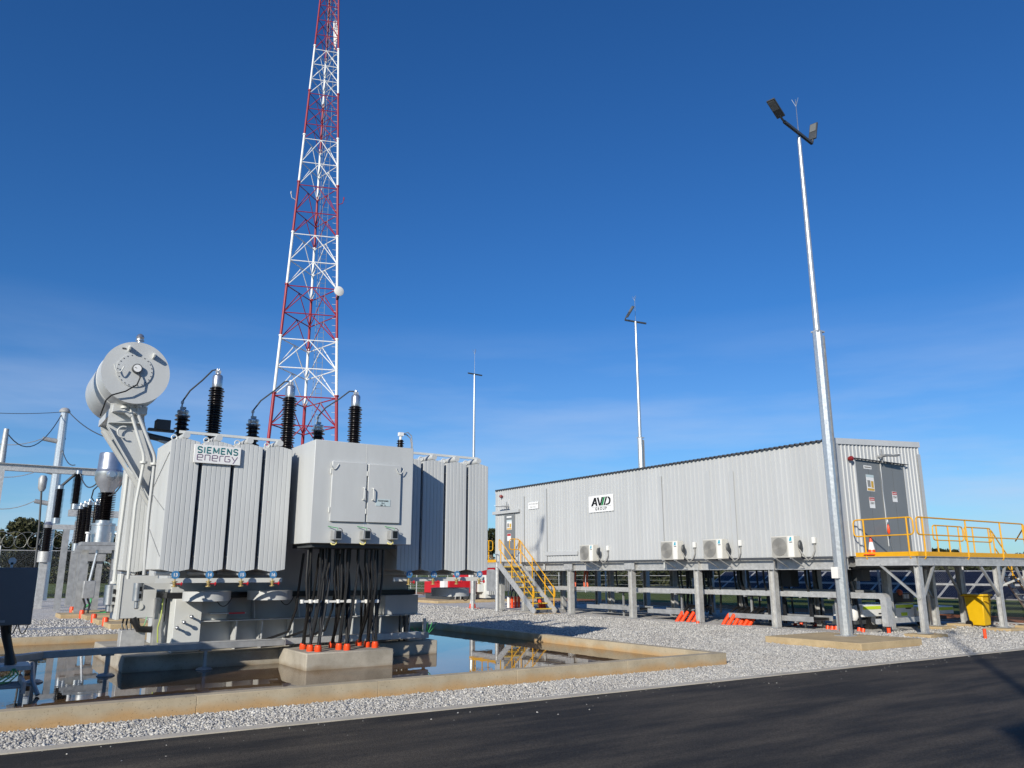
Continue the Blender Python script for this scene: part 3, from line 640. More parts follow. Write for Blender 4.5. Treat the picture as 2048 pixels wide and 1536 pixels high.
MB().lathe(g, [(.085, 0), (.085, -.06), (.075, -.065)], 24, (0, 1, 0)).build('oil_gauge', 'dark_grey', cons)
MB().lathe(g+V((0, -.066, 0)), [(.066, 0), (.066, -.004)], 24, (0, 1, 0)).build('gauge_face', 'white_gloss', cons)
MB().bar(g+V((-.01, -.073, .0)), g+V((-.045, -.073, .012)), .004, .008).build('gauge_needle', 'sign_black', cons)
MB().path([g+V((.03, -.05, -.08)), g+V((.06, -.06, -.16)), g+V((.02, -.08, -.30)), g+V((-.15, -.07, -.44)), g+V((-.36, -.04, -.53)), g+V((-.42, .1, -.60)), g+V((-.46, .3, -.85))], .013, 8).build('gauge_lead', 'black_poly', cons)
for dx, dz in ((-.16, .42), (.25, .34)):
    p = CO+V((dx, 0, dz)); MB().prism([(p.y, p.z-.05), (p.y-.14, p.z-.04), (p.y-.16, p.z), (p.y-.14, p.z+.03), (p.y, p.z+.06)], 'x', p.x-.012, p.x+.012).build('lifting_lug', 'tx_white', cons)
p = CO+V((-.27, -.01, .06)); MB().path(arc3(p+V((-.11, -.09, .02)), p+V((.05, -.09, .0)), .13, 12), .011, 8).build('cover_hook', 'tx_white', cons)
MB().box(CO.x-.27, CO.x-.21, CO.y-.012, CO.y-.001, CO.z+.40, CO.z+.425).build('rating_tag', 'dark_grey', cons)
MB().lathe(CO+V((.02, .12, CR)), [(.05, -.02), (.05, .05), (.075, .055), (.075, .08), (.05, .09), (.07, .12), (.05, .17), (.02, .19)], 16).build('filler_cap', 'aluminium', cons)

# ---- cantilever bracket that carries the conservator
def plate(pix, Y, t, m, name, parent):
    pts = [PY(x, y, Y) for x, y in pix]
    return MB().prism([(p.x, p.z) for p in pts], 'y', Y, Y+t).build(name, m, parent)
br = plate([(222, 806), (287, 810), (288, 846), (311, 918), (308, 1004), (300, 1004), (222, 858), (214, 850)], 15.60, .03, 'tx_paint', 'conservator_bracket', TX)
plate([(201, 858), (208, 826), (240, 804), (288, 806), (289, 846), (309, 916), (306, 1000)], 17.2, .03, 'tx_paint', 'bracket_plate', br)
q = MB()
for pa, pb in (((213, 852), (301, 1006)), ((216, 846), (288, 848))):
    a0, b0 = PY(*pa, 15.6), PY(*pb, 15.6); q.bar(a0+V((0, -.06, 0)), b0+V((0, -.06, 0)), .12, .016, (0, 0, 1))
q.build('bracket_flange', 'tx_white', br)
q = MB(); a0, b0 = PY(206, 862, 15.9), PY(298, 1012, 15.9); q.bar(a0, b0, .10, .05); a0, b0 = PY(204, 862, 17.0), PY(296, 1006, 17.0); q.bar(a0, b0, .10, .05)
for k in (.25, .5, .75): q.bar(PY(204, 862, 15.9).lerp(PY(298, 1012, 15.9), k), PY(204, 862, 17.0).lerp(PY(296, 1006, 17.0), k), .04, .03)
q.build('bracket_stay', 'tx_white', br)
MB().box(1.86, 2.42, 15.45, 17.35, 4.45, 4.58).build('saddle', 'tx_paint', br)
p = PY(250, 858, 15.56); MB().path([p+V((-.02+.10*cos(t), -.03, -.06+.10*sin(t))) for t in [radians(a_) for a_ in range(70, 300, 20)]], .014, 8).build('lifting_lug', 'tx_white', br)
def pipe(pix, Y, r, m, name, rr=.08):
    return MB().path(rounded([PY(x, y, Y) for x, y in pix], rr), r, 8).build(name, m, TX)
pipe([(261, 808), (262, 826), (288, 911), (287, 928), (271, 1010), (256, 1158)], 15.46, .028, 'tx_white', 'breather_pipe')
pipe([(276, 810), (276, 828), (310, 914), (308, 935), (296, 1040), (288, 1150)], 15.46, .030, 'tx_paint', 'breather_pipe')
pipe([(249, 812), (249, 822), (262, 833)], 15.46, .03, 'tx_paint', 'breather_pipe')
pipe([(255, 948), (249, 1000), (227, 1168)], 16.3, .036, 'tx_white', 'oil_pipe')
for px, py, Y in ((261, 812, 15.46), (276, 813, 15.46), (249, 815, 15.46), (287, 925, 15.46), (308, 928, 15.46), (227, 1165, 16.3)):
    p = PY(px, py, Y); MB().lathe(p, [(.065, -.02), (.065, .02)], 14).build('pipe_flange', 'tx_white', TX)
for px, py, Y, r, h in ((224, 1170, 16.3, .115, .34), (278, 1166, 15.5, .085, .30)):
    p = PY(px, py, Y); o = MB().lathe(p, [(r, 0), (r, -h), (r*.5, -h-.01), (r*.5, -h-.12), (r*.3, -h-.14)], 20).build('silica_breather', 'aluminium', TX)
    q = MB()
    for dx, dz in ((.3, -.3), (.3, -.7)): q.box(p.x+r*dx-.02, p.x+r*dx+.02, p.y-r-.004, p.y-r*.85, p.z+h*dz-.05, p.z+h*dz+.03)
    q.build('sight_slot', 'black_poly', o)
# relay and its pipe between conservator and tank cover
q = PY(325, 850, 16.4); rl = MB().box(q.x-.13, q.x+.13, 16.28, 16.52, q.z-.11, q.z+.09).build('buchholz_relay', 'dark_grey', TX, bevel=.01)
MB().box(q.x-.25, q.x+.22, 16.33, 16.47, q.z-.13, q.z-.085).build('relay_lid', 'dark_grey', rl)
MB().path([(q.x-.35, 16.4, q.z-.22), (q.x+.40, 16.4, q.z-.33)], .06, 12).build('relay_pipe', 'dark_grey', rl)
MB().path([(2.25, 16.4, 4.5), (q.x-.3, 16.4, q.z-.2), (q.x+.35, 16.4, q.z-.4), (3.3, 16.4, 3.95), (3.5, 16.4, 3.86)], .05, 10).build('oil_pipe', 'tx_paint', TX)

# ---- marshalling kiosk on the tank end
mk = MB().box(2.36, 2.98, 15.95, 16.65, .86, 1.60).build('marshalling_kiosk', 'tx_paint', TX, bevel=.01)
MB().box(2.345, 2.40, 15.935, 16.66, .84, 1.63).build('kiosk_door', 'tx_white', mk, bevel=.008)
MB().lathe((2.72, 15.945, 1.06), [(.055, 0), (.055, -.02)], 18, (0, 1, 0)).build('kiosk_vent', 'tx_white', mk)
MB().box(2.62, 3.5, 15.60, 15.68, 1.36, 1.47).build('kiosk_arm', 'tx_paint', mk)
MB().box(2.45, 2.85, 15.9, 16.2, PT-.25, .66).build('cable_duct', 'galv', mk, bevel=.006)
q = MB()
for k in range(5): q.path([(2.5+k*.06, 16.1, .86), (2.48+k*.07, 16.08, .74), (2.52+k*.06, 16.05, .62)], .016, 6)
q.path([(2.62, 15.9, .86), (2.72, 15.85, .68), (2.95, 15.9, .66), (3.1, 15.95, .8), (3.12, 16.0, 1.3)], .06, 10)
q.build('control_cables', 'black_rubber', mk)
MB().path([(2.85, 15.92, .88), (2.82, 15.9, .75), (2.74, 15.88, .62)], .010, 6).build('earth_lead', 'green_wire', mk)
MB().path([(3.05, 15.7, 1.2), (3.04, 15.68, .9), (3.0, 15.66, .7), (3.02, 15.66, .45)], .013, 6).build('earth_lead', 'lime_wire', mk)
MB().box(2.95, 3.10, 15.72, 15.95, PT+.003, 1.2).build('tank_lug', 'galv_dull', mk)

# ---- bushings
def insulator(o, z0, z1, r, n_sheds, m, name, parent, n=22, axis=(0, 0, 1), base=None):
    pr = []; hgt = z1-z0; st = hgt/n_sheds
    for k in range(n_sheds):
        h = z0+k*st; rr = r if k % 2 == 0 else r*.88
        pr += [(r*.62, h), (r*.64, h+st*.30), (rr, h+st*.42), (rr*.985, h+st*.55), (r*.64, h+st*.80)]
    pr.append((r*.62, z1))
    return MB().lathe(o, pr, n, axis).build(name, m, parent)
YB = 16.3
tops = []
for px, ptop, pcap, pbot in ((434, 742, 775, 868), (580, 765, 795, 890), (711, 785, 813, 888)):
    c = PY(px, pcap, YB); tp = PY(px, ptop, YB); x = c.x
    b_ = insulator((x, YB, 0), 3.98, c.z, .155, 26, 'brown_glaze', 'hv_bushing', TX)
    MB().lathe((x, YB, 0), [(.20, 3.86), (.20, 3.92), (.13, 3.93), (.13, 3.985)], 20).build('turret', 'tx_paint', b_)
    MB().lathe((x, YB, c.z), [(.095, -.01), (.10, .01), (.10, .22), (.085, .25), (.03, .28), (.025, .36)], 20).build('bushing_cap', 'aluminium', b_)
    t = V((x, YB, tp.z)); q = MB(); q.bar(t+V((-.05, 0, -.02)), t+V((.05, 0, -.02)), .05, .06); q.tube(t+V((.02, 0, -.1)), t+V((.02, 0, .05)), .014, n=6); q.tube(t+V((-.02, 0, -.1)), t+V((-.02, 0, .05)), .014, n=6)
    q.build('terminal_clamp', 'galv', b_); tops.append(t)
YL = 17.0
for k, (px, py) in enumerate(((366, 826), (507, 844), (637, 855))):
    c = PY(px, py, YL); x, z = c.x, c.z
    b_ = insulator((x, YL, 0), 3.9, z-.10, .15, 9, 'brown_glaze', 'lv_bushing', TX)
    MB().lathe((x, YL, z-.10), [(.10, -.01), (.15, .03), (.15, .05), (.10, .06), (.12, .12), (.11, .15), (.04, .17)], 20).build('bushing_cap', 'aluminium', b_)
    q = MB(); q.bar((x-.06, YL, z+.10), (x+.05, YL, z+.10), .05, .05); q.tube((x-.03, YL, z+.05), (x-.03, YL, z+.24), .018, n=7); q.bar((x-.03, YL-.03, z+.22), (x-.03, YL+.03, z+.22), .05, .05); q.build('terminal_clamp', 'galv', b_)
    p1 = V((x-.03, YL, z+.24)); p0 = tops[k]
    MB().path([p1, p1.lerp(p0, .2)+V((0, 0, .10)), p1.lerp(p0, .55)+V((0, 0, .10)), p1.lerp(p0, .82)+V((0, 0, .13)), p0+V((-.06, 0, .02))], .016, 8).build('jumper', 'dark_grey', b_)
c = PY(801, 880, 16.1); b_ = insulator((c.x, 16.1, 0), 3.9, c.z, .09, 12, 'brown_glaze', 'neutral_bushing', TX, 16)
q = MB(); q.tube((c.x, 16.1, c.z), (c.x, 16.1, c.z+.1), .03, n=8); q.box(c.x-.05, c.x+.06, 16.06, 16.14, c.z+.09, c.z+.17); q.build('terminal_clamp', 'white_gloss', b_)
q = MB(); t = V((c.x+.05, 16.1, c.z+.14))
for dy, dz in ((0, .02), (.05, -.03)): q.path([t, t+V((.13, dy, .03+dz)), t+V((.22, dy, -.04+dz)), t+V((.25, dy, -.2)), t+V((.26, dy, -.9))], .012, 6)
q.build('neutral_lead', 'galv_dull', b_)

# ---- power cables, conduit collars, cleats
caps = [(606, 1296), (620, 1300), (636, 1301), (664, 1293), (678, 1297), (694, 1298), (718, 1289), (734, 1292), (750, 1293)]
tops_px = [604, 620, 644, 662, 678, 697, 716, 729, 754]
rng = random.Random(4)
gC = 'black power cables dropping from the cable box'
CT = []
for k, ((px, py), tx) in enumerate(zip(caps, tops_px)):
    p = PZ(px, py, .34)
    c = MB().lathe((p.x, p.y, .32), [(.058, 0), (.062, .01), (.062, .075), (.055, .08), (.052, .105), (.036, .11)], 16).build('conduit_collar', 'orange_pvc')
    tri = ('on the trunking side', 'in the middle of the block', 'on the far side of the block')[k//3]
    tag(c, ('orange conduit collar of the trio beneath radiator sixteen', 'orange conduit collar of the middle trio on the concrete block', 'orange conduit collar of the trio toward radiator seventeen')[k//3], 'collar', 'orange collars, '+tri)
    for j in range(3):
        yt = rng.uniform(13.85, 14.5); t = V((5.06+1.50*(k*3+j+.5)/27+rng.uniform(-.02, .02), yt, 2.07))
        e = V((p.x+(.018, -.018, 0)[j], p.y+(0, 0, .02)[j]+rng.uniform(-.01, .01), .36)); bow = rng.uniform(-.05, .05)
        mid = V((e.x*.45+t.x*.55+rng.uniform(-.03, .03), min(e.y, t.y)*.5+t.y*.5, .98))
        pts = [e, e.lerp(mid, .35)+V((bow*.3, 0, 0)), mid, mid.lerp(t, .5)+V((bow, 0, 0)), t+V((0, 0, -.25)), t]
        sm = rounded(pts, .3, 4)
        o = MB().path(sm, .0235, 8).build('power_cable', 'black_rubber')
        tag(o, ('thick black power cable in the bunch beneath radiator sixteen', 'thick black power cable in the middle bunch under the cable box', 'thick black power cable in the bunch toward radiator seventeen')[k//3], 'cable', gC+', '+tri)
        CT.append(mid)
for k, (lx, rx) in enumerate(((598, 640), (648, 700), (706, 755))):
    a0, b0 = PY(lx, 1203, 14.0), PY(rx, 1202, 14.0)
    cl = thing('cable_cleat', ('white plastic cable cleat clamping the left cable trio', 'white plastic cable cleat clamping the middle cable trio', 'white plastic cable cleat clamping the right cable trio')[k], 'cleat', (a0.x, 14.0, a0.z))
    MB().box(a0.x, b0.x, 13.93, 13.95, a0.z-.018, a0.z+.018).build('strap', 'white_plastic', cl)
    n = 3
    for i in range(n):
        x = a0.x+.04+(b0.x-a0.x-.08)*i/(n-1); MB().lathe((x, 13.955, a0.z-.03), [(.036, 0), (.036, .06)], 12).build('clamp', 'white_plastic', cl)
    MB().box(b0.x-.13, b0.x-.02, 13.905, 13.929, a0.z-.026, a0.z+.026).build('buckle', 'white_plastic', cl)
q = MB(); 
for x0 in (5.2, 5.5, 5.9): q.path([(x0, 14.6, 2.0), (x0-.05, 14.7, 1.0), (x0-.12, 14.85, .6), (x0-.5, 14.95, .47), (x0-.9, 14.95, .44)], .024, 8)
o = q.build('cable_bundle', 'black_rubber'); tag(o, 'black control cables curving into the galvanised trunking', 'cable')

# ---- galvanised trunking in front of the plinth
tr = thing('cable_trunking', 'long galvanised cable trunking on short posts above the water', 'trunking', (4.5, 14.8, .04))
pts = [(.55, 13.9), (1.15, 14.62), (2.1, 14.8), (4.98, 14.8)]
for (xa, ya), (xb, yb) in zip(pts[:-1], pts[1:]): MB().bar((xa, ya, .425), (xb, yb, .425), .16, .10).build('trunk_length', 'galv_dull', tr, bevel=.006)
MB().box(6.0, 7.82, 14.86, 15.03, .37, .49).build('trunk_length', 'galv', tr, bevel=.006)
MB().box(2.9, 6.0, 14.885, 15.035, .375, .485).build('trunk_length', 'galv', tr, bevel=.006)
MB().box(4.9, 8.1, 15.05, 15.2, .345, .46).build('trunk_length', 'galv_dull', tr, bevel=.006)
for x, y in ((1.1, 14.55), (2.12, 14.8), (3.64, 14.8)):
    q = MB(); q.box(x-.025, x+.025, y-.025, y+.025, .04, .374); q.box(x-.09, x+.09, y-.05, y+.05, .350, .3745); q.lathe((x, y, .02), [(.13, 0), (.14, .03), (.10, .055), (.05, .065)], 10); q.build('trunk_post', 'galv_dull', tr)
MB().bar((4.985, 14.8, .436), (5.0, 14.8, .436), .17, .13).build('end_plate', 'galv', tr)
q = thing('earth_post', 'short galvanised earth post with green leads on the plinth end', 'post', (8.1, 15.12, .3))
MB().box(8.10, 8.16, 15.30, 15.34, .3, .72).build('post', 'galv', q); MB().box(8.10, 8.42, 15.305, 15.335, .60, .64).build('bar', 'galv', q)
for k in range(3): MB().path(arc3((7.8+.12*k, 15.25, .56-.02*k), (8.40-.1*k, 15.3, .63), .22, 12), .009, 6).build('earth_lead', 'green_wire', q)
q = MB()
for x in (7.55, 7.66): q.path(rounded([(x, 15.3, PT), (x, 15.3, .95), (x+.10, 15.3, .95), (x+.10, 15.3, .6)], .04), .02, 6)
tag(q.build('black_riser', 'black_rubber'), 'pair of black cable risers bent over beside the tank end', 'cable')

# ---- local control cubicle standing in the pit
lc = thing('control_cubicle', 'dark shaded control cubicle on a black pedestal in the pit', 'cabinet', (.6, 13.3, .04))
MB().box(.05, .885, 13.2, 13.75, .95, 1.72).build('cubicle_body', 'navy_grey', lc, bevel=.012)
q = MB(); q.box(.55, .58, 13.3, 13.33, 1.72, 1.79); q.lathe((.565, 13.3, 1.81), [(.05, 0), (.05, .03)], 12, (0, 1, 0)); q.build('lifting_eye', 'tx_white', lc)
MB().box(.50, .57, 13.193, 13.199, .99, 1.02).build('maker_plate', 'galv_dull', lc)
q = MB(); q.path([(.60, 13.4, .95), (.62, 13.4, .8), (.68, 13.4, .6), (.72, 13.4, .42)], [.075, .06, .055, .08], 10); q.build('cable_pedestal', 'black_rubber', lc)
for p0, p1 in (((.63, 13.3, .95), (.72, 13.3, .95)), ((.74, 13.3, .95), (.86, 13.3, .95))): MB().path(arc3(p0, p1, .12, 8), .008, 6).build('lead', 'black_rubber', lc)
MB().box(.1, .95, 13.15, 13.75, .36, .42).build('base_channel', 'galv', lc, bevel=.006)
lad = MB()
for k in range(5): lad.box(.1, .85, 12.55+.13*k, 12.60+.13*k, .20, .23)
lad.box(.10, .14, 12.3, 13.3, .16, .30); lad.box(.82, .86, 12.3, 13.3, .16, .30)
for x in (.14, .8): lad.box(x, x+.05, 12.4, 12.46, .04, .2)
lad.build('cable_ladder', 'galv_dull', lc)
for k in range(3): MB().path([(.75, 13.2, .4), (.80-.05*k, 13.0, .33), (.7-.08*k, 12.8, .26), (.45-.1*k, 12.5, .25)], .010, 6).build('earth_lead', 'green_wire', lc)
MB().path([(.98, 13.4, .42), (.98, 13.0, .22), (1.05, 12.9, .06)], .03, 8).build('base_leg', 'galv_dull', lc)
# ================================================================== switchroom on stilts
WX, WX2, WY0, WY1, WZ0, WZ1, WZ2 = 20.60, 25.10, 13.75, 31.85, 2.09, 5.42, 5.70
SW = thing('switchroom', 'long pale grey corrugated switchroom building raised on galvanised steel legs', 'building', (WX, WY0, 0))
MB().prism([(WX+.03, WZ0+.01), (WX2-.03, WZ0+.01), (WX2-.03, WZ2-.06), (WX+.03, WZ1-.06)], 'y', WY0+.03, WY1-.03).build('wall_core', 'clad', SW)
def rib_sheet(w, h, pitch_n):
    b = MB(); p = w/pitch_n; cs = []
    for i in range(pitch_n):
        x = i*p; cs += [(x, 0), (x+p*.62, 0), (x+p*.69, -.029), (x+p*.89, -.029), (x+p*.96, 0)]
    cs.append((w-.002, 0)); n = len(cs)
    return b.add([(x, y, 0) for x, y in cs]+[(x, y, h) for x, y in cs], [(i, i+1, n+i+1, n+i) for i in range(n-1)])
NS = 24; SWD = (WY1-WY0)/NS; HH = WZ1-WZ0-.02
sm = rib_sheet(SWD, HH, 4).mesh('cladding_sheet', 'clad', smooth=False)
for k in range(NS):
    o = bpy.data.objects.new('cladding_sheet', sm); COL.objects.link(o); o.parent = SW
    o.location = Vector((WX, WY0+(k+1)*SWD, WZ0+.005))-wloc(SW); o.rotation_euler = (0, 0, -pi/2)
se = rib_sheet(.75, 1.0, 4).mesh('cladding_sheet', 'clad', smooth=False)
for k in range(6):
    x0 = WX+k*.75; zt = WZ1+(WZ2-WZ1)*k/6-.05
    for y, rz, lx in ((WY0, 0, x0), (WY1, pi, x0+.75)):
        o = bpy.data.objects.new('cladding_sheet', se); COL.objects.link(o); o.parent = SW
        o.location = Vector((lx, y, WZ0+.005))-wloc(SW); o.rotation_euler = (0, 0, rz); o.scale = (1, 1, zt-WZ0)
o = None
for k in range(NS):   # back wall
    o = bpy.data.objects.new('cladding_sheet', sm); COL.objects.link(o); o.parent = SW
    o.location = Vector((WX2, WY0+k*SWD, WZ0+.005))-wloc(SW); o.rotation_euler = (0, 0, pi/2); o.scale = (1, 1, (WZ2-WZ0-.02)/HH)
# corner and barge flashings
for x, y in ((WX, WY0), (WX, WY1), (WX2, WY0), (WX2, WY1)):
    q = MB(); sx = 1 if x == WX else -1; sy = 1 if y == WY0 else -1
    q.box(min(x-sx*.034, x+sx*.14), max(x-sx*.034, x+sx*.14), min(y-sy*.034, y-sy*.030), max(y-sy*.034, y-sy*.030), WZ0-.03, WZ1-.08)
    q.box(min(x-sx*.034, x-sx*.030), max(x-sx*.034, x-sx*.030), min(y-sy*.030, y+sy*.14), max(y-sy*.030, y+sy*.14), WZ0-.03, WZ1-.08); q.build('corner_flashing', 'clad', SW)
for y0, y1 in ((WY0-.045, WY0-.036), (WY1+.036, WY1+.045)):
    MB().prism([(WX-.05, WZ1-.13), (WX2+.05, WZ2-.13), (WX2+.05, WZ2+.045), (WX-.05, WZ1+.045)], 'y', y0, y1).build('barge_flashing', 'flash_grey', SW)
MB().box(WX-.062, WX-.035, WY0-.02, WY1+.02, WZ0-.06, WZ0+.0).build('base_flashing', 'roof_dark', SW)
# roof sheets
p = SWD/4; cs = []
for i in range(4): cs += [(i*p, 0), (i*p+p*.55, 0), (i*p+p*.66, .034), (i*p+p*.90, .034)]
cs.append((SWD-.003, 0)); n = len(cs); sl_ = (WZ2-WZ1)/(WX2-WX)
vs = [(WX-.085, y, WZ1+.012+z) for y, z in cs]+[(WX2+.09, y, WZ1+.012+z+sl_*(WX2-WX+.17)) for y, z in cs]
vs += [(x, y, z-.028) for x, y, z in vs]
fs = [(i, i+1, n+i+1, n+i) for i in range(n-1)]+[(2*n+i+1, 2*n+i, 3*n+i, 3*n+i+1) for i in range(n-1)]+[(i+1, i, 2*n+i, 2*n+i+1) for i in range(n-1)]+[(n+i, n+i+1, 3*n+i+1, 3*n+i) for i in range(n-1)]
rm = MB().add(vs, fs).mesh('roof_sheet', 'roof_dark', smooth=False)
for k in range(NS):
    o = bpy.data.objects.new('roof_sheet', rm); COL.objects.link(o); o.parent = SW; o.location = Vector((0, WY0+k*SWD, 0))-wloc(SW)
# floor frame and legs
LEGY = [13.98, 16.35, 19.45, 22.75, 26.45, 29.75, 31.6]
for x in (20.74, 24.96):
    MB().ibeam((x, WY0, 1.905), (x, WY1, 1.905), .20, .36, .016).build('floor_beam', 'galv', SW)
for i, y in enumerate(LEGY):
    MB().ibeam((20.85, y, 1.93), (24.85, y, 1.93), .15, .26, .012).build('cross_beam', 'galv_dull', SW)
    for x in (20.74, 22.9, 24.96):
        lg = MB().ibeam((x, y, -.05), (x, y, 1.722), .20, .20, .016, (0, 1, 0)).build('leg', 'galv', SW)
        MB().box(x-.13, x+.13, y-.13, y+.13, 0.004, .03).build('base_plate', 'galv_dull', lg)
        if x == 20.74:
            MB().box(x-.13, x+.10, y-.15, y-.143, 1.74, 2.07).build('web_stiffener', 'galv', lg)
    if i in (3, 4):
        pl = MB().box(20.615, 20.63, y-.28, y+.28, 1.76, 2.06).build('splice_plate', 'galv', SW)
for y in (20.9, 24.6, 28.1): MB().box(20.60, 20.632, y-.02, y+.02, 1.80, 2.07).build('web_stiffener', 'tx_white', SW)
MB().box(20.95, 24.8, 13.95, 31.7, 2.062, 2.088).build('floor_plate', 'dark_grey', SW)
# end double door
DX0, DX1, DZ0, DZ1 = 21.50, 24.05, 2.20, 4.86
yf = WY0-.05
for x_ in (DX0-.06, DX1): MB().box(x_, x_+.06, yf, WY0+.01, DZ0, DZ1+.06).build('door_frame', 'flash_grey', SW)
MB().box(DX0-.12, DX1+.14, WY0-.14, WY0-.036, DZ1+.062, DZ1+.078).build('drip_flashing', 'roof_dark', SW)
dm = (DX0+DX1)/2-.03
for x0, x1 in ((DX0+.004, dm-.006), (dm+.006, DX1-.004)):
    d = MB().box(x0, x1, yf+.006, WY0+.02, DZ0, DZ1+.05).build('door_leaf', 'door_grey', SW, bevel=.006)
    MB().box((x0+x1)/2-.002, (x0+x1)/2+.002, yf+.003, yf+.006, DZ0+.02, DZ1).build('door_seam', 'dark_grey', d)
MB().tube((dm, yf-.02, DZ0+.2), (dm, yf-.02, DZ1), .012, n=8).build('bolt_rod', 'flash_grey', SW)
def sticker(x0, x1, z0, z1, face, parent, bands, txt=None):
    """face: ('y', Y) on a wall facing -Y, ('x', X) on a wall facing -X (x0,x1 then run along Y)"""
    k, c = face
    def bx(a, b, l, h, d0, d1):
        return MB().box(a, b, c-d1, c-d0, l, h) if k == 'y' else MB().box(c-d1, c-d0, a, b, l, h)
    s = bx(x0, x1, z0, z1, .001, .004).build('notice', 'white_gloss', parent)
    for a, b, l, h, m in bands:
        w, g = x1-x0, z1-z0
        if k == 'y': bx(x0+a*w, x0+b*w, z0+l*g, z0+h*g, .0045, .006).build('notice_print', m, parent)
        else: bx(x1-b*w, x1-a*w, z0+l*g, z0+h*g, .0045, .006).build('notice_print', m, parent)
    for t, a, l, sz, m in (txt or []):
        w, g = x1-x0, z1-z0
        if k == 'y': text_mesh('notice_text', t, sz, m, parent, (x0+a*w, c-.0075, z0+l*g), (1, 0, 0), (0, 0, 1), .001, .0005, 'CENTER')
        else: text_mesh('notice_text', t, sz, m, parent, (c-.0075, x1-a*w, z0+l*g), (0, -1, 0), (0, 0, 1), .001, .0005, 'CENTER')
DF = ('y', yf+.006)
poster = [(0, 1, .84, 1, 'plate_blue'), (.12, .5, .25, .66, 'grille_grey'), (.58, .9, .22, .62, 'sign_gold'), (.05, .95, .03, .17, 'sign_gold')]
sticker(21.97, 22.36, 4.0, 4.49, DF, SW, poster)
dng = [(.03, .97, .68, .97, 'sign_red')]
dtx = [('DANGER', .5, .75, .05, 'white_gloss'), ('33kV', .5, .36, .10, 'sign_black')]
sticker(22.02, 22.29, 3.50, 3.82, DF, SW, dng, dtx)
sticker(23.26, 23.51, 3.74, 4.05, DF, SW, dng, dtx)
sticker(21.90, 22.30, 4.66, 4.76, DF, SW, [(.08, .92, .3, .7, 'grille_grey')])
# lamp above the end door, red beacons
def wall_lamp(o, xd, yd):
    q = MB(); o, xd, yd = V(o), V(xd), V(yd)
    q.bar(o, o+yd*.25, .05, .05); q.bar(o+yd*.12-V((0, 0, .2)), o+yd*.12+V((0, 0, .22)), .03, .03); q.bar(o+yd*.28+xd*(-.2), o+yd*.36+xd*.45+V((0, 0, .03)), .16, .05)
    q.build('flood_lamp', 'galv_dull', SW)
    q = MB(); q.bar(o+yd*.30+xd*.1+V((0, 0, .03)), o+yd*.40+xd*.5+V((0, 0, .07)), .22, .012); q.tube(o+V((0, 0, .05)), o+V((0, 0, .35)), .008, n=6); q.build('lamp_hood', 'white_gloss', SW)
wall_lamp((22.75, WY0-.03, 5.08), (1, 0, 0), (0, -1, 0))
wall_lamp((WX-.03, 30.75, 4.60), (0, 1, 0), (-1, 0, 0))
for o, ax in (((21.21, WY0-.03, 4.90), (0, -1, 0)), ((WX-.03, 31.3, 5.12), (-1, 0, 0))):
    MB().lathe(o, [(.05, 0), (.05, .05), (.075, .055), (.07, .12), (.04, .15)], 14, ax).build('red_beacon', 'beacon_red', SW)
# small door on the long wall, with hood
d = MB().box(WX-.05, WX+.02, 30.28, 31.10, 2.25, 4.27).build('door_leaf', 'door_grey', SW, bevel=.006)
MB().box(WX-.14, WX-.03, 29.85, 32.0, 4.30, 4.44).build('door_hood', 'clad', SW, bevel=.008)
MB().box(WX-.10, WX-.055, 30.36, 30.42, 3.05, 3.12).build('door_handle', 'aluminium', SW)
FX = ('x', WX-.05)
sticker(30.48, 30.90, 3.55, 4.0, FX, SW, poster); sticker(30.55, 30.85, 3.05, 3.38, FX, SW, dng); sticker(30.5, 30.9, 4.10, 4.17, FX, SW, [])
# signs on the long wall
sgn = MB().box(WX-.05, WX-.031, 28.42, 29.18, 4.38, 4.68).build('room_sign', 'white_gloss', SW)
for k, t in enumerate(('SWITCHROOM', '33kV  No.1')): text_mesh('sign_text', t, .10, 'grille_grey', SW, (WX-.0515, 28.80, 4.56-k*.13), (0, -1, 0), (0, 0, 1), .0005, .0005, 'CENTER')
a, b_ = PX(1177, 994, WX-.05), PX(1227, 1020, WX-.05); Y1_, Y0_, Z1_, Z0_ = a.y, b_.y, 4.62, 3.97
MB().box(WX-.05, WX-.031, Y0_, Y1_, Z0_, Z1_).build('company_sign', 'white_gloss', SW, bevel=.003)
def av(poly, m):
    w = (Y1_-Y0_); h = (Z1_-Z0_)
    pts = [(Y1_-w*(.10+.80*x/2.15), Z0_+h*(.38+.50*y)) for x, y in poly]
    MB().prism(pts, 'x', WX-.0535, WX-.0505).build('sign_letter', m, SW)
av([(0, 0), (.36, 1), (.52, 1), (.52, .78), (.22, 0)], 'sign_black'); av([(.40, 1), (.56, 1), (.72, 0), (.53, 0)], 'sign_black'); av([(.23, .22), (.60, .22), (.57, .38), (.29, .38)], 'sign_black')
av([(.66, 1), (.86, 1), (1.0, .28), (1.0, 0), (.88, 0)], 'sign_black'); av([(.95, 0), (1.10, 0), (1.36, 1), (1.18, 1)], 'sign_black')
av([(1.12, 0), (1.30, 0), (1.56, 1), (1.38, 1)], 'sign_green')
av([(1.36, 0), (1.53, 0), (1.80, 1), (1.62, 1)], 'sign_black')
D_ = [(1.58, 0), (1.86, 0), (2.06, .12), (2.15, .42), (2.14, .74), (2.0, .95), (1.84, 1), (1.84, .83), (1.95, .72), (1.98, .45), (1.90, .22), (1.78, .17), (1.62, .17)]
av(D_, 'sign_black')
text_mesh('sign_letter', 'GROUP', .165, 'sign_black', SW, (WX-.052, (Y0_+Y1_)/2, Z0_+.07), (0, -1, 0), (0, 0, 1), .004, .001, 'CENTER', spacing=1.42)
MB().box(WX-.0535, WX-.0505, Y0_+.14, Y1_-.18, Z0_+.205, Z0_+.213).build('sign_letter', 'sign_black', SW)
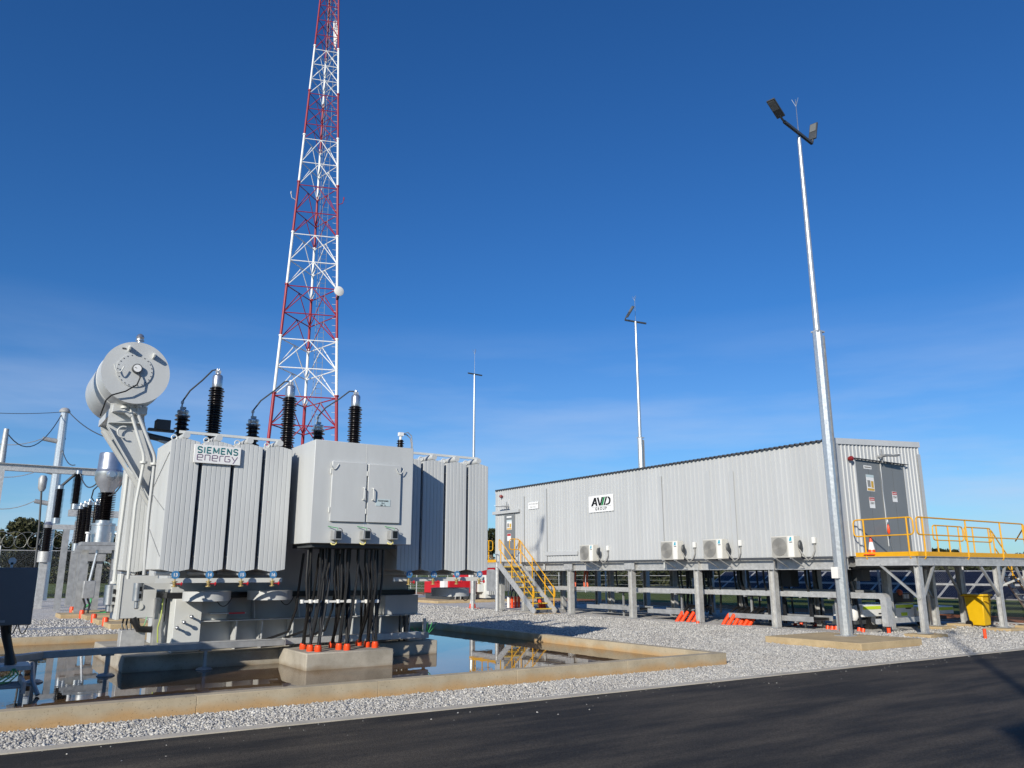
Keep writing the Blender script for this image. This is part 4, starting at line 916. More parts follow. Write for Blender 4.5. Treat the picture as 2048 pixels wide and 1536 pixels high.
# conduits and cover strips on the wall
MB().box(WX-.075, WX-.031, 25.72, 27.9, 2.34, 2.50).build('cover_strip', 'clad', SW, bevel=.006)
for y, z0, z1 in ((29.6, 2.1, 5.0), (27.9, 2.1, 5.2), (20.9, 2.1, 5.05), (18.6, 2.1, 5.0), (17.6, 2.1, 4.9)): MB().box(WX-.048, WX-.031, y-.09, y+.09, z0, z1).build('cover_strip', 'clad', SW)

# ---- air conditioners hung on the long wall
def aircon(pxl, label):
    yl = PX(pxl, 1100, 20.08).y; y0 = yl-.80
    A = thing('air_conditioner', label, 'air conditioner', (20.25, yl-.4, 2.05), 'air conditioners along the long wall')
    z0, z1 = 2.07, 2.70; xf, xb = 20.09, 20.40
    MB().box(xf, xb, y0, yl, z0, z1).build('casing', 'cream_plastic', A, bevel=.018)
    c = V((xf-.004, yl-.29, (z0+z1)/2)); q = MB()
    for k in range(1, 9): q.path([c+V((-.012-.01*cos(k/9*pi/2), .032*k*cos(t), .032*k*sin(t))) for t in [2*pi*i/22 for i in range(23)]], .0035, 4)
    for k in range(12): t = pi*k/6; q.bar(c+V((-.015, .02*cos(t), .02*sin(t))), c+V((-.01, .27*cos(t), .27*sin(t))), .004, .004)
    q.build('fan_grille', 'grille_grey', A)
    MB().box(xf-.004, xf-.0005, yl-.56, yl-.02, z0+.03, z1-.03).build('fan_surround', 'grille_light', A); MB().lathe(c+V((-.003, 0, 0)), [(.262, 0), (.262, .004)], 28, (-1, 0, 0)).build('fan_opening', 'grille_grey', A)
    MB().box(xf-.002, xf-.0005, y0+.02, y0+.20, z0+.02, z1-.02).build('service_panel', 'white_plastic', A)
    MB().prism([(y0+.16, z1-.15), (y0+.07, z1-.15), (y0+.07, z1-.04), (y0+.12, z1-.04)], 'x', xf-.004, xf-.0025).build('maker_mark', 'sign_cyan', A)
    MB().box(xf-.004, xf-.0025, y0+.05, y0+.15, z1-.20, z1-.175).build('maker_mark', 'dark_grey', A)
    for yy in (y0+.12, yl-.12):
        q = MB(); q.bar((WX+.02, yy, z0-.02), (xf-.05, yy, z0-.02), .04, .03); q.bar((WX+.05, yy, 1.80), (xf+.02, yy, z0-.04), .03, .03); q.build('wall_bracket', 'galv_dull', A)
    MB().path([(xb-.1, y0-.01, z0+.25), (xb-.1, y0-.10, z0+.12), (xb+.02, y0-.2, z0-.08), (xb+.08, y0-.32, z0+.02), (WX-.05, y0-.36, z0+.2), (WX-.05, y0-.36, z0+.42)], .022, 8).build('pipe_lead', 'grille_grey', A)
    MB().box(WX-.11, WX-.032, y0-.42, y0-.32, z0+.40, z0+.58).build('isolator', 'white_plastic', A, bevel=.006)
    MB().sphere((xb-.06, y0-.03, z0+.36), .09, 8, 6, (1, .6, 1.6)).build('valve_cover', 'dark_grey', A)
aircon(1159, 'cream air conditioner hung next to the stair end of the switchroom wall')
aircon(1321, 'second cream air conditioner along the wall from the yellow stairs')
aircon(1406, 'third cream air conditioner along the wall from the yellow stairs')
aircon(1543, 'cream air conditioner hung next to the double-door end of the switchroom')

# ---- handrails
def rail(parent, p0, p1, posts, zt=.98, zm=.52, foot=.12, r=.021, ends=(True, True), out=(0, -1, 0)):
    """tube handrail between two points at deck level, closed loops at the ends"""
    p0, p1 = V(p0), V(p1); d = (p1-p0).normalized(); U = V((0, 0, 1))
    loop = [p0+U*zm+d*.25, p0+U*zm, p0+U*zt, p1+U*zt, p1+U*zm, p1+U*zm-d*.25]
    MB().path(rounded(loop, .13), r, 8).build('rail', 'yellow_paint', parent)
    MB().tube(p0+U*zm+d*.2, p1+U*zm-d*.2, r*.85, n=8).build('mid_rail', 'yellow_paint', parent)
    for t in posts:
        b = p0+d*((p1-p0).length*t); o = V(out)
        MB().path(rounded([b+U*zt, b+U*(-.06), b+U*(-.14)-o*.07], .06), r*1.15, 8).build('rail_post', 'yellow_paint', parent)
def stair(parent, x0, x1, ytop, ybot, ztop, axis='y', n=10):
    pass

# ---- platform at the double doors
PF = thing('end_platform', 'galvanised platform with yellow handrails outside the grey double doors', 'platform', (21.0, 11.85, 0))
PX0, PX1, PY0, PY1, PZT = 21.0, 27.1, 11.85, 13.69, 2.115
for k in range(12):
    xa = PX0+.06+k*(PX1-PX0-.12)/12; MB().box(xa+.004, xa+(PX1-PX0-.12)/12-.004, PY0+.06, PY1-.05, PZT-.045, PZT-.005).build('deck_grating', 'tan_grate', PF)
for pa, pb in (((PX0, PY0, 0), (PX1, PY0, 0)), ((PX0, PY0+.05, 0), (PX0, PY1, 0)), ((PX1, PY0+.05, 0), (PX1, PY1, 0)), ((PX0+.05, PY1, 0), (PX1-.05, PY1, 0))):
    z = PZT-.17; MB().ibeam(V(pa)+V((0, 0, z)), V(pb)+V((0, 0, z)), .09, .24, .012).build('edge_beam', 'galv', PF)
MB().box(PX0-.02, PX1+.02, PY0-.03, PY0-.02, PZT-.045, PZT+.075).build('toe_board', 'yellow_paint', PF)
MB().box(PX0-.03, PX0-.02, PY0-.02, PY1-.05, PZT-.045, PZT+.075).build('toe_board', 'yellow_paint', PF)
for x, y in ((21.08, 11.93), (25.15, 11.88), (27.02, 11.90), (24.35, 13.4), (26.35, 13.6)):
    lg = MB().ibeam((x, y, 0), (x, y, PZT-.29 if (x, y) != (21.08, 11.93) else PZT), .15, .15, .012, (0, 1, 0)).build('leg', 'galv', PF)
    MB().box(x-.14, x+.14, y-.14, y+.14, .09, .115).build('base_plate', 'galv_dull', lg)
    ft = MB().box(x-.42, x+.42, y-.36, y+.36, -.05, .085).build('footing', 'concrete_tan', PF, bevel=.012)
for a, b in (((21.08, 11.95, .95), (21.0, 12.95, 1.85)), ((21.1, 11.9, .95), (21.75, 11.86, 1.86)), ((25.1, 11.88, 1.0), (24.2, 11.87, 1.86)), ((25.2, 11.88, 1.1), (25.7, 11.87, 1.86)), ((24.35, 13.4, .9), (23.6, 13.6, 1.8)), ((27.0, 11.9, .9), (26.3, 11.87, 1.86)), ((26.35, 13.6, .9), (25.6, 13.62, 1.85)), ((26.4, 13.5, .8), (27.0, 12.0, 1.5))):
    MB().bar(a, b, .06, .06).build('brace', 'galv_dull', PF)
rail(PF, (PX0-.03, PY1-.06, PZT), (PX0-.03, PY0+.02, PZT), (.18, .9), out=(-1, 0, 0))
rail(PF, (PX0+.03, PY0-.04, PZT), (PX1-.02, PY0-.04, PZT), (.05, .42, .75, .985))
rail(PF, (25.22, 13.66, PZT), (27.05, 13.66, PZT), (.12, .5, .85), out=(0, 1, 0))
rail(PF, (27.15, 13.66, PZT), (28.9, 13.66, PZT), (.3, .9), out=(0, 1, 0))
MB().box(PX1+.06, 28.9, 12.55, 13.69, PZT-.045, PZT-.005).build('deck_grating', 'tan_grate', PF)
q = MB()
for y in (12.55, 13.69): q.ibeam((PX1+.06, y, PZT-.15), (28.9, y, PZT-.15), .08, .2, .012); q.bar((28.9, y, PZT-.12), (31.2, y, .1), .06, .22)
q.build('stringer', 'galv', PF)
for k in range(10): MB().box(28.95+.22*k, 29.2+.22*k, 12.6, 13.64, PZT-.22-.2*k, PZT-.19-.2*k).build('tread', 'tan_grate', PF)
for y in (12.52, 13.70):
    MB().path(rounded([(28.9, y, PZT+.52), (28.95, y, PZT+.98), (31.2, y, 1.05), (31.3, y, .6), (29.1, y, PZT+.35)], .15), .021, 8).build('stair_rail', 'yellow_paint', PF)
    for x in (29.1, 30.1, 31.05): MB().tube((x, y, PZT-.1-(x-28.9)*.9), (x, y, PZT+.95-(x-28.95)*.9), .024, n=8).build('rail_post', 'yellow_paint', PF)
MB().path(rounded([(PX1-.02, PY0, PZT+.98), (PX1+.3, PY0+.1, PZT+.9), (PX1+.75, PY0+.6, PZT+.5)], .2), .02, 8).build('rail', 'yellow_paint', PF)
for y in (13.1,): MB().ibeam((28.8, y, 0), (28.8, y, PZT-.26), .12, .12, .012).build('leg', 'galv', PF)

# ---- platform and stairs at the small door
PL = thing('stair_platform', 'small landing with yellow handrails and stairs at the personnel door', 'stairs', (19.3, 29.9, 0))
LX0, LX1, LY0, LY1, LZ = 19.32, 20.5, 29.75, 32.0, 2.12
for k in range(4):
    ya = LY0+.05+k*(LY1-LY0-.1)/4; MB().box(LX0+.05, LX1-.03, ya+.004, ya+(LY1-LY0-.1)/4-.004, LZ-.045, LZ-.005).build('deck_grating', 'tan_grate', PL)
for a, b in (((LX0, LY0, LZ-.15), (LX0, LY1, LZ-.15)), ((LX0+.05, LY0, LZ-.15), (LX1, LY0, LZ-.15)), ((LX0+.05, LY1, LZ-.15), (LX1, LY1, LZ-.15))): MB().ibeam(a, b, .08, .22, .012).build('edge_beam', 'galv', PL)
MB().box(LX0-.03, LX0-.02, LY0+.1, LY1+.02, LZ-.045, LZ+.075).build('toe_board', 'yellow_paint', PL)
for x, y in ((19.36, 29.86), (19.36, 31.9)):
    MB().tube((x, y, 0), (x, y, LZ-.03), .085, n=16).build('leg', 'galv', PL)
rail(PL, (LX0, 31.98, LZ), (LX0, 30.72, LZ), (.2, .8), out=(-1, 0, 0))
rail(PL, (LX0+.05, 32.0, LZ), (LX1, 32.0, LZ), (.2, .8), out=(0, 1, 0))
NT = 10; run = (LY0-27.05)/NT
for k in range(NT-1):
    z = LZ-(k+1)*LZ/NT; y = LY0-(k+1)*run
    t = MB().box(LX0+.10, LX1-.12, y, y+.25, z-.035, z).build('tread', 'tan_grate', PL); MB().box(LX0+.10, LX1-.12, y-.012, y+.03, z+.001, z+.008).build('nosing', 'tread_yellow', t)
    MB().box(LX0+.10, LX1-.12, y-.016, y-.0125, z-.04, z+.002).build('nosing', 'tread_yellow', t)
for x in (LX0+.05, LX1-.07):
    MB().bar((x, LY0+.02, LZ-.10), (x, 27.05, .06), .05, .24).build('stringer', 'galv', PL)
    e = x
    top = [(e, LY0-.02, LZ+.55), (e, LY0-.02, LZ+.98), (e, 27.35, 1.16), (e, 27.12, .98), (e, 27.12, .62), (e, LY0-.3, LZ+.33), (e, LY0-.02, LZ+.52)]
    MB().path(rounded(top, .12), .020, 8).build('stair_rail', 'yellow_paint', PL)
    for t in (.04, .38, .74, .98):
        y = LY0-.06-(LY0-27.2)*t; zb = LZ-.05-(LZ-.1)*t; MB().tube((e, y, zb), (e, y, zb+1.02), .023, n=8).build('rail_post', 'yellow_paint', PL)
rail(PL, (LX1-.02, LY0+.02, LZ), (LX1-.55, LY0+.02, LZ), (.5,), out=(0, -1, 0))
MB().box(LX0, LX1, 26.85, 27.35, -.02, .03).build('footing', 'concrete_tan', PL)

# ---- cable trays and drops beneath the switchroom
def tray(x0, x1, y0, y1, z, label, m='galv_dull'):
    t = thing('cable_tray', label, 'cable tray', ((x0+x1)/2, (y0+y1)/2, z))
    MB().box(x0, x0+.012, y0, y1, z, z+.15).build('side_rail', m, t); MB().box(x1-.012, x1, y0, y1, z, z+.15).build('side_rail', m, t)
    q = MB(); k = y0+.15
    while k < y1: q.box(x0+.012, x1-.012, k, k+.05, z+.01, z+.035); k += .3
    q.build('rungs', 'galv_dull', t)
    q = MB(); q.box(x0+.05, x1-.05, y0+.1, y1-.1, z+.036, z+.10); q.build('cable_layer', 'black_rubber', t)
    y = y0+.6
    while y < y1:
        q = MB(); q.box(x0-.02, x1+.02, y, y+.05, z-.05, z-.002); q.box((x0+x1)/2-.03, (x0+x1)/2+.03, y, y+.05, 0, z-.05); q.build('tray_post', 'galv_dull', t); y += 3.1
    return t
tray(21.1, 21.75, 14.1, 28.5, .93, 'upper cable tray running the length beneath the switchroom', 'galv')
tray(22.2, 22.8, 14.3, 23.5, .98, 'upper cable tray behind the first one beneath the switchroom')
tray(20.95, 21.9, 20.4, 22.2, .22, 'low cable tray on the ground between switchroom legs near the middle')
tray(20.95, 21.9, 15.2, 18.4, .22, 'low cable tray on the ground beneath the double-door end')
tray(21.2, 21.9, 22.9, 26.0, .25, 'low cable tray on the ground toward the stair end')
ct = thing('tray_elbow', 'bent galvanised cable tray dropping to the ground beneath the platform', 'cable tray', (22.2, 12.8, 0))
a = PZ(1778, 1262, .15); p = PY(1700, 1195, 14.0)
q = MB(); q.box(21.15, 21.42, 13.32, 14.05, .93, 1.08); q.build('tray_length', 'galv', ct)
q = MB(); q.prism([(13.315, .93), (13.315, 1.08), (13.10, 1.08), (13.02, 1.03), (12.98, .95), (12.98, .20), (13.16, .20), (13.16, .90), (13.2, .93)], 'x', 21.16, 21.40); q.build('tray_bend', 'galv', ct)
MB().box(21.0, 23.2, 13.19, 13.26, .26, .40).build('tray_length', 'galv', ct)
o = MB().tube((21.28, 13.07, 0), (21.28, 13.07, .2), .05, n=12).build('conduit_stub', 'orange_pvc'); tag(o, 'short orange conduit stub under the bent cable tray', 'conduit')
rng = random.Random(11)
gD = 'black cables hanging beneath the switchroom floor'
for y in [14.6, 14.85, 15.1, 15.9, 16.15, 16.8, 17.05, 17.3, 18.0, 18.2, 18.4, 18.9, 19.9, 20.1, 20.35, 20.9, 21.1, 21.5, 21.7, 24.6, 24.9]+[14.45+.33*i for i in range(22)]:
    x = rng.uniform(21.5, 22.6); zb = .1 if y < 19 else (.3 if y < 22 else 1.0); dy = rng.uniform(-.25, .1)
    o = MB().path([(x, y, 2.05), (x+.02, y, 1.4), (x+.05, y+dy*.5, .9), (x, y+dy, zb)], .033, 7).build('hanging_cable', 'black_rubber')
    tag(o, 'black cable hanging from the switchroom floor to the trays', 'cable', gD)
for y, z0, z1 in ((17.0, 1.2, 1.72), (14.5, 1.4, 1.72), (20.6, 1.45, 1.75)):
    tag(MB().box(21.9, 22.3, y-.4, y+.4, z0, z1).build('junction_box', 'dark_grey', bevel=.01), {17.0: 'dark junction box slung under the floor between two air conditioners', 14.5: 'shallow dark box slung under the floor beside the end platform', 20.6: 'small dark box slung under the floor near the middle legs'}[y], 'box')
# slanting orange conduits with their cables
gO = 'slanted orange conduits feeding cables under the switchroom'
for k, (px, py) in enumerate([(1354, 1242), (1364, 1242), (1376, 1243), (1387, 1243), (1447, 1248), (1457, 1249), (1469, 1249), (1480, 1249), (1489, 1250), (1499, 1250)]):
    b0 = PZ(px, py, .01); t0 = b0+V((.24, -.06, .30))
    C_ = thing('slanted_conduit', ('slanted orange conduit in the cluster of four rising from gravel' if k < 4 else 'slanted orange conduit in the cluster of six rising from gravel'), 'conduit', b0, gO+(', cluster of four' if k < 4 else ', cluster of six'))
    MB().tube(b0-(t0-b0)*.15, t0, .062, n=12).build('conduit', 'orange_pvc', C_)
    pts = [t0, t0+V((.18, -.05, .16)), t0+V((.45, -.05, .22)), t0+V((.85, .15, .14)), t0+V((1.2, .5, .05))]
    MB().path(rounded(pts, .15), .042, 8).build('cable', 'black_rubber', C_)
gS = 'orange conduit stubs in the gravel under the building'
for px, py in ((1395, 1248), (1590, 1251), (1602, 1250), (1630, 1253), (1655, 1258), (1664, 1259), (1672, 1259), (1682, 1262), (1718, 1262), (1726, 1264)):
    b0 = PZ(px, py, 0); tag(MB().tube((b0.x, b0.y, -.02), (b0.x+.03, b0.y, .09), .055, n=10).build('conduit_stub', 'orange_pvc'), 'short orange conduit stub in shaded gravel under the building', 'conduit', gS)
for px, py in ((1857, 1268), (1971, 1278)):
    b0 = PZ(px, py, 0); tag(MB().tube((b0.x, b0.y, 0), (b0.x, b0.y, .25), .04, n=10).build('conduit_stub', 'orange_pvc'), 'upright orange conduit stub beside a platform footing', 'conduit', 'orange stubs beside platform footings')
# upright pipes by the stairs
for px, lab, m in ((1017, 'white capped conduit standing beside three orange ones', 'white_plastic'), (1024, 0, 'orange_pvc'), (1031, 0, 'orange_pvc'), (1037.5, 0, 'orange_pvc')):
    b0 = PZ(px, 1215.5, 0); o = MB().tube((b0.x, b0.y, 0), (b0.x, b0.y, .52), .068, n=12).build('upright_conduit', m)
    if lab: tag(o, lab, 'conduit')
    else: tag(o, 'upright orange conduit behind the yellow stairs beside a white one', 'conduit', 'three upright orange conduits')
q = MB()
for px in (1022, 1030, 1036): b0 = PZ(px, 1215.5, 0); q.path([(b0.x, b0.y, .5), (b0.x+.05, b0.y-.05, .8), (b0.x+.3, b0.y-.1, 1.0)], .035, 7)
tag(q.build('riser_cables', 'black_rubber'), 'black cables rising out of the three upright orange conduits', 'cable')
for k, px in enumerate((1081, 1089)):
    b0 = PZ(px, 1217, 0); tag(MB().tube((b0.x, b0.y, 0), (b0.x-.05, b0.y, .42-.12*k), .09, n=12).build('upright_conduit', 'orange_pvc'), 'orange conduit seen through the lower treads of the stairs', 'conduit', 'orange conduits behind the stair treads')
for px, dx in ((1151, .05), (1170, -.05), (1175, .03)):
    t0 = PX(px, 1142, 21.6); b0 = PX(px+dx*20, 1176, 21.6)
    tag(MB().path([t0, t0.lerp(b0, .5)+V((0, .04, 0)), b0], .04, 8).build('flexible_conduit', 'salmon_pvc'), 'salmon flexible conduit hanging under the switchroom near the stairs', 'conduit', 'salmon conduits under the floor')

# ---- traffic cones
def cone(o, h, label, base='red_paint'):
    C_ = thing('traffic_cone', label, 'cone', o)
    x, y, z = o
    MB().box(x-.16*h/.5, x+.16*h/.5, y-.16*h/.5, y+.16*h/.5, z, z+.03).build('cone_base', 'orange_pvc', C_, bevel=.005)
    def r(t): return (.115-.09*t)*h/.5
    for a, b, m, nm in ((.05, .30, 'orange_pvc', 'cone_body'), (.30, .72, 'white_gloss', 'reflective_band'), (.72, 1, 'orange_pvc', 'cone_body')):
        MB().lathe((x, y, z), [(r(a), a*h), (r(b), b*h)], 16).build(nm, m, C_)
cone((PY(1743, 1095, 13.2).x, 13.2, PZT), .50, 'orange and white traffic cone on the platform by the double doors')
b0 = PZ(945, 1217, 0); cone((b0.x, b0.y, 0), .75, 'red and white traffic cone on gravel behind the transformer')
# hanging pendant on the double door
pd = thing('hanging_pendant', 'orange pendant hanging on a wire in front of the double doors', 'pendant', (22.75, 13.5, 3.0))
MB().tube((22.62, 13.62, 4.7), (22.60, 13.55, 3.05), .004, n=5).build('wire', 'aluminium', pd); MB().lathe((22.60, 13.55, 2.75), [(.015, 0), (.045, .06), (.035, .22), (.012, .28)], 10).build('tag', 'orange_pvc', pd)
MB().lathe((22.60, 13.55, 3.05), [(.02, 0), (.03, .05), (.01, .12)], 8).build('shackle', 'aluminium', pd)
MB().path([(22.60, 13.55, 2.75), (22.69, 13.55, 2.4), (22.79, 13.55, 2.15)], .004, 5).build('cord', 'aluminium', pd)
# ================================================================== light poles
def light_pole(base, zt, zb, arm, lamps, label, spike=1.0, box_h=None, grp='light poles'):
    L_ = thing('light_pole', label, 'light pole', base); x, y, z = base
    k = .105
    k = .12; MB().prism([(x+k*1.05*cos(pi/8+pi*i/4), y+k*1.05*sin(pi/8+pi*i/4)) for i in range(8)], 'z', z, zb).build('mast_base', 'pole_steel', L_, smooth=False)
    q = MB(); q.box(x+k+.002, x+k+.06, y-.09, y+.09, z+.02, zb-.1); q.build('hinge_channel', 'galv_dull', L_)
    q = MB(); q.box(x-.18, x+.20, y-.18, y+.18, z, z+.025)
    for sx in (-1, 1): q.prism([(x+sx*k, z+.025), (x+sx*.17, z+.025), (x+sx*k, z+.2)], 'y', y-.008, y+.008)
    q.build('base_plate', 'galv_dull', L_)
    MB().tube((x, y, zb-.3), (x, y, zt), .088, .052, n=16).build('upper_mast', 'pole_steel', L_)
    MB().box(x-.115, x+.175, y-.11, y+.11, zb-.02, zb+.02).build('hinge_cap', 'galv', L_)
    a, b = V(arm[0]), V(arm[1]); c = V((x, y, zt+.02))
    MB().bar(a, b, .07, .07).build('cross_arm', 'dark_grey', L_)
    MB().tube((x, y, zt), (x, y, zt+spike), .016, .010, n=6).build('lightning_spike', 'aluminium', L_)
    q = MB()
    for t in range(3):
        an = 2*pi*t/3+.4; q.tube((x, y, zt+spike*.8), (x+.09*spike*cos(an), y+.09*spike*sin(an), zt+spike*1.0), .007, n=5)
    q.build('spike_prong', 'aluminium', L_)
    ad = (b-a).normalized(); sd_ = V((-ad.y, ad.x, 0))
    for end, s_ in lamps:
        e = a if end == 0 else b; outw = -ad if end == 0 else ad
        d = ((outw*.90+V((0, 0, .45))) if end == 0 else (outw*.33+V((0, 0, .94)))).normalized() if s_ == 'up' else (outw*-.3+V((0, 0, .75))-sd_*.45).normalized()
        nrm = d.cross(sd_).normalized()
        h0 = e+d*.16; hd = MB(); hd.bar(h0, h0+d*.62, .23, .05, nrm); o = hd.build('lamp_head', 'dark_grey', L_, bevel=.01)
        s2 = 1 if nrm.dot(fw) < 0 else -1
        le = MB(); le.bar(h0+d*.28+nrm*s2*.037, h0+d*.58+nrm*s2*.037, .18, .008, nrm); le.build('lamp_lens', 'lens_glass', o)
        MB().path([e, e+d*.1+outw*.03, h0+d*.1], .03, 8).build('lamp_knuckle', 'dark_grey', L_)
    MB().box(x-k-.09, x-k-.002, y-.09, y+.09, z+1.35, z+1.62).build('control_box', 'white_plastic', L_, bevel=.006)
    return L_
pb = PZ(1691, 1272, .155)
zt1 = PX(1598, 272, pb.x).z; zb1 = PX(1640, 662, pb.x).z
s0, s1, s2 = PZ(1722, 1287, .155), PZ(1558, 1270, .155), PZ(1828, 1280, .155)
sx0, sy0 = min(s0.x, s1.x), min(s0.y, s2.y)
tag(MB().box(s0.x, max(s2.x, pb.x+.8), s0.y, s1.y, -.05, .155).build('pole_footing', 'concrete_tan', bevel=.012), 'tan concrete footing slab beneath the tall light pole', 'slab')
aw = [PZ(1568, 243, zt1+.03), PZ(1624, 287, zt1+.03)]
light_pole((pb.x, pb.y, .155), zt1, zb1, aw, ((0, 'up'), (1, 'up')), 'tall galvanised light pole with two black lamps on a tan footing', 1.15)
o = PZ(1574, 240, zt1+.12); 
p2 = PZ(1271, 643, zt1)
light_pole((p2.x, p2.y, 0), zt1, zb1, [PZ(1250, 640, zt1+.03), PZ(1292, 647, zt1+.03)], ((0, 'side'),), 'light pole with a single lamp rising behind the switchroom', 1.3)
p3 = PZ(949, 749, zt1)
light_pole((p3.x, p3.y, 0), zt1, zb1, [PZ(936, 746, zt1+.03), PZ(964, 751, zt1+.03)], (), 'light pole with a bare cross arm rising behind the radiators', 1.6)
# two more poles of the same kind stand outside the picture; their shadows fall on the switchroom wall and across the road
light_pole((-2.1, 13.65, 0), zt1+1.0, zb1, [(-2.55, 13.6, zt1+1.03), (-1.65, 13.7, zt1+1.03)], ((0, 'up'), (1, 'up')), 'light pole out of view whose lamps shadow the switchroom wall', 1.15)
light_pole((-4.7, -5.55, 0), zt1, zb1, [(-5.15, -5.6, zt1+.03), (-4.25, -5.5, zt1+.03)], ((0, 'up'), (1, 'up')), 'light pole out of view whose shadow crosses the asphalt', 1.15)
sh = thing('shadow_shed', 'tall grey shed added out of view so its shadow corner reaches the asphalt', 'shed', (-3, -11, 0))  # unseen shed, added for the shadow corner it throws on the road
MB().box(-7.97, 2.5, -17, -6.78, 0, 8.9).build('shadow_shed_wall', 'clad', sh); MB().box(-8.02, 2.55, -17.05, -6.73, 8.9, 9.03).build('shadow_shed_roof', 'roof_dark', sh); MB().box(-5.5, -1.5, -6.775, -6.74, .02, 4.2).build('shadow_shed_door', 'door_grey', sh)
k2 = thing('shade_kiosk', 'grey kiosk added out of view to shade the dark cubicle', 'kiosk', (-1.2, 11.8, 0))  # unseen kiosk, added to put the pit cubicle in shade
MB().box(-2.4, -.62, 11.2, 12.30, .22, 2.58).build('shade_kiosk_body', 'tx_paint', k2, bevel=.02); MB().box(-2.45, -.58, 11.15, 12.34, 2.58, 2.64).build('shade_kiosk_roof', 'tx_paint', k2); MB().box(-2.4, -.62, 11.2, 12.3, 0, .21).build('shade_kiosk_plinth', 'concrete_grey', k2)

# ================================================================== lattice tower
TW = thing('lattice_tower', 'tall red and white banded steel lattice communications tower', 'tower', (14.72, 42.55, 0))
te, tn, tc_ = V((.945, -.326, 0)), V((.326, .945, 0)), V((14.72, 42.55, 0))
def tw(z): return max(.75, 4.30-.0862*z)
def leg(i, z):
    w = tw(z); return tc_+V((0, 0, z))+(te*(-w/2)-tn*.289*w if i == 0 else te*(w/2)-tn*.289*w if i == 1 else tn*.577*w)
def tz(y, x=612):
    n_ = V((cos(YAW+.26), sin(YAW+.26), 0)); d = ray(x, y); return (CAM+d*(44.2/d.dot(n_))).z
lev_px = [853, 794.8, 737.7, 680.5, 627.8, 573.6, 522, 468, 422, 368, 321, 272.5, 242, 210, 179, 149, 118, 87, 56, 25, -6]
lev = [0, 2.45, 4.9, 7.3]+[tz(y) for y in lev_px]
top_z = lev[-1]
while lev[-1] < 41: lev.append(lev[-1]+.95)
bands = [tz(y) for y in (790, 675, 571, 465, 362, 265, 173, 80)]+[lev[-1]+1]
def band_mat(z):
    i = 0
    for b in bands:
        if z < b-.05: break
        i += 1
    return ('tower_red', 'tower_white')[i % 2]
zs = [0]+[b for b in bands if b < lev[-1]]+[lev[-1]]
for z0, z1 in zip(zs[:-1], zs[1:]):
    for i in range(3):
        r = max(.045, .092-.0011*z0)
        MB().tube(leg(i, z0), leg(i, z1), r, n=10).build('leg', band_mat((z0+z1)/2), TW)
        MB().lathe(leg(i, z1), [(r*1.45, -.04), (r*1.45, .04)], 10).build('leg_flange', band_mat(z0+.2), TW)
for z0, z1 in zip(lev[:-1], lev[1:]):
    for i, j in ((0, 1), (1, 2), (2, 0)):
        m_ = band_mat(z0+.2); mt = band_mat(z1-.3); r = max(.021, .038-.0006*z0)
        a, b, c, d = leg(i, z0), leg(j, z0), leg(i, z1), leg(j, z1); mid = (c+d)/2
        MB().tube(c, d, r*1.05, n=6).build('horizontal_brace', band_mat(z1+.02), TW)
        MB().tube(mid, a, r, n=6).build('diagonal_brace', mt, TW); MB().tube(mid, b, r, n=6).build('diagonal_brace', mt, TW)
q = MB(); z = 1.0
while z < 40:
    p = leg(1, z); q.tube(p-te*.02, p-te*.28, .011, n=4); z += .42
stuff(q.build('step_bolts', 'tower_white', TW))
def ladp(z): return leg(1, z)*.62+leg(2, z)*.38-te*.35*tw(z)/3.5
q = MB(); 
for s_ in (-.16, .16): q.path([ladp(z)+te*s_ for z in (0, 10, 20, 30, 40)], .014, 5)
z = .4
while z < 40: q.tube(ladp(z)-te*.16, ladp(z)+te*.16, .010, n=4); z += .3
q.build('ladder', 'galv_dull', TW)
q = MB()
for s_ in (-.3,): q.path([ladp(z)+te*s_-tn*.1 for z in (0, 10, 20, 30, 38)], .014, 5)
q.build('feeder_cable', 'galv_dull', TW)
zd = tz(581); pd_ = leg(1, zd)+te*.08-tn*.35
dh = MB().lathe(pd_, [(.05, .12), (.22, .08), (.285, 0), (.285, -.05), (.27, -.06)], 24, (tn*1.0+te*-.35)).build('dish_antenna', 'white_plastic', TW)
q = MB(); q.bar(pd_+V((.05, .1, -.05)), leg(1, zd-.25), .06, .06); q.bar(pd_+V((.0, .05, -.25)), leg(1, zd-.4), .12, .12); q.build('dish_mount', 'dark_grey', dh)
for i, sgn_ in ((0, -1), (1, 1)):
    zc = tz(402); p = leg(i, zc); q = MB(); q.path([p, p+te*sgn_*.14+V((0, 0, .12)), p+te*sgn_*.28+V((0, 0, .18)), p+te*sgn_*.34+V((0, 0, .45))], .022, 6); q.lathe(p+te*sgn_*.34+V((0, 0, .4)), [(.04, 0), (.04, .15), (.01, .2)], 8); q.build('antenna_arm', 'tower_red' if i else 'galv', TW)
zc = tz(15); p = ladp(zc); q = MB()
for s_ in (-.15, 0, .14): q.path([p+te*(s_+.25), p+te*(s_*.6+.25)+V((0, 0, -1.0)), p+te*.25+V((0, 0, -2.0))], .05, 8)
q.build('antenna_cluster', 'tower_white', TW)

# ================================================================== switchyard to the left
def insul(o, h, r, ns, m='brown_glaze', n=18):
    pr = []; st = h/ns
    for k in range(ns):
        a = k*st; pr += [(r*.6, a), (r*.62, a+st*.3), (r, a+st*.45), (r*.98, a+st*.58), (r*.62, a+st*.82)]
    pr.append((r*.6, h)); return MB().lathe(o, pr, n)
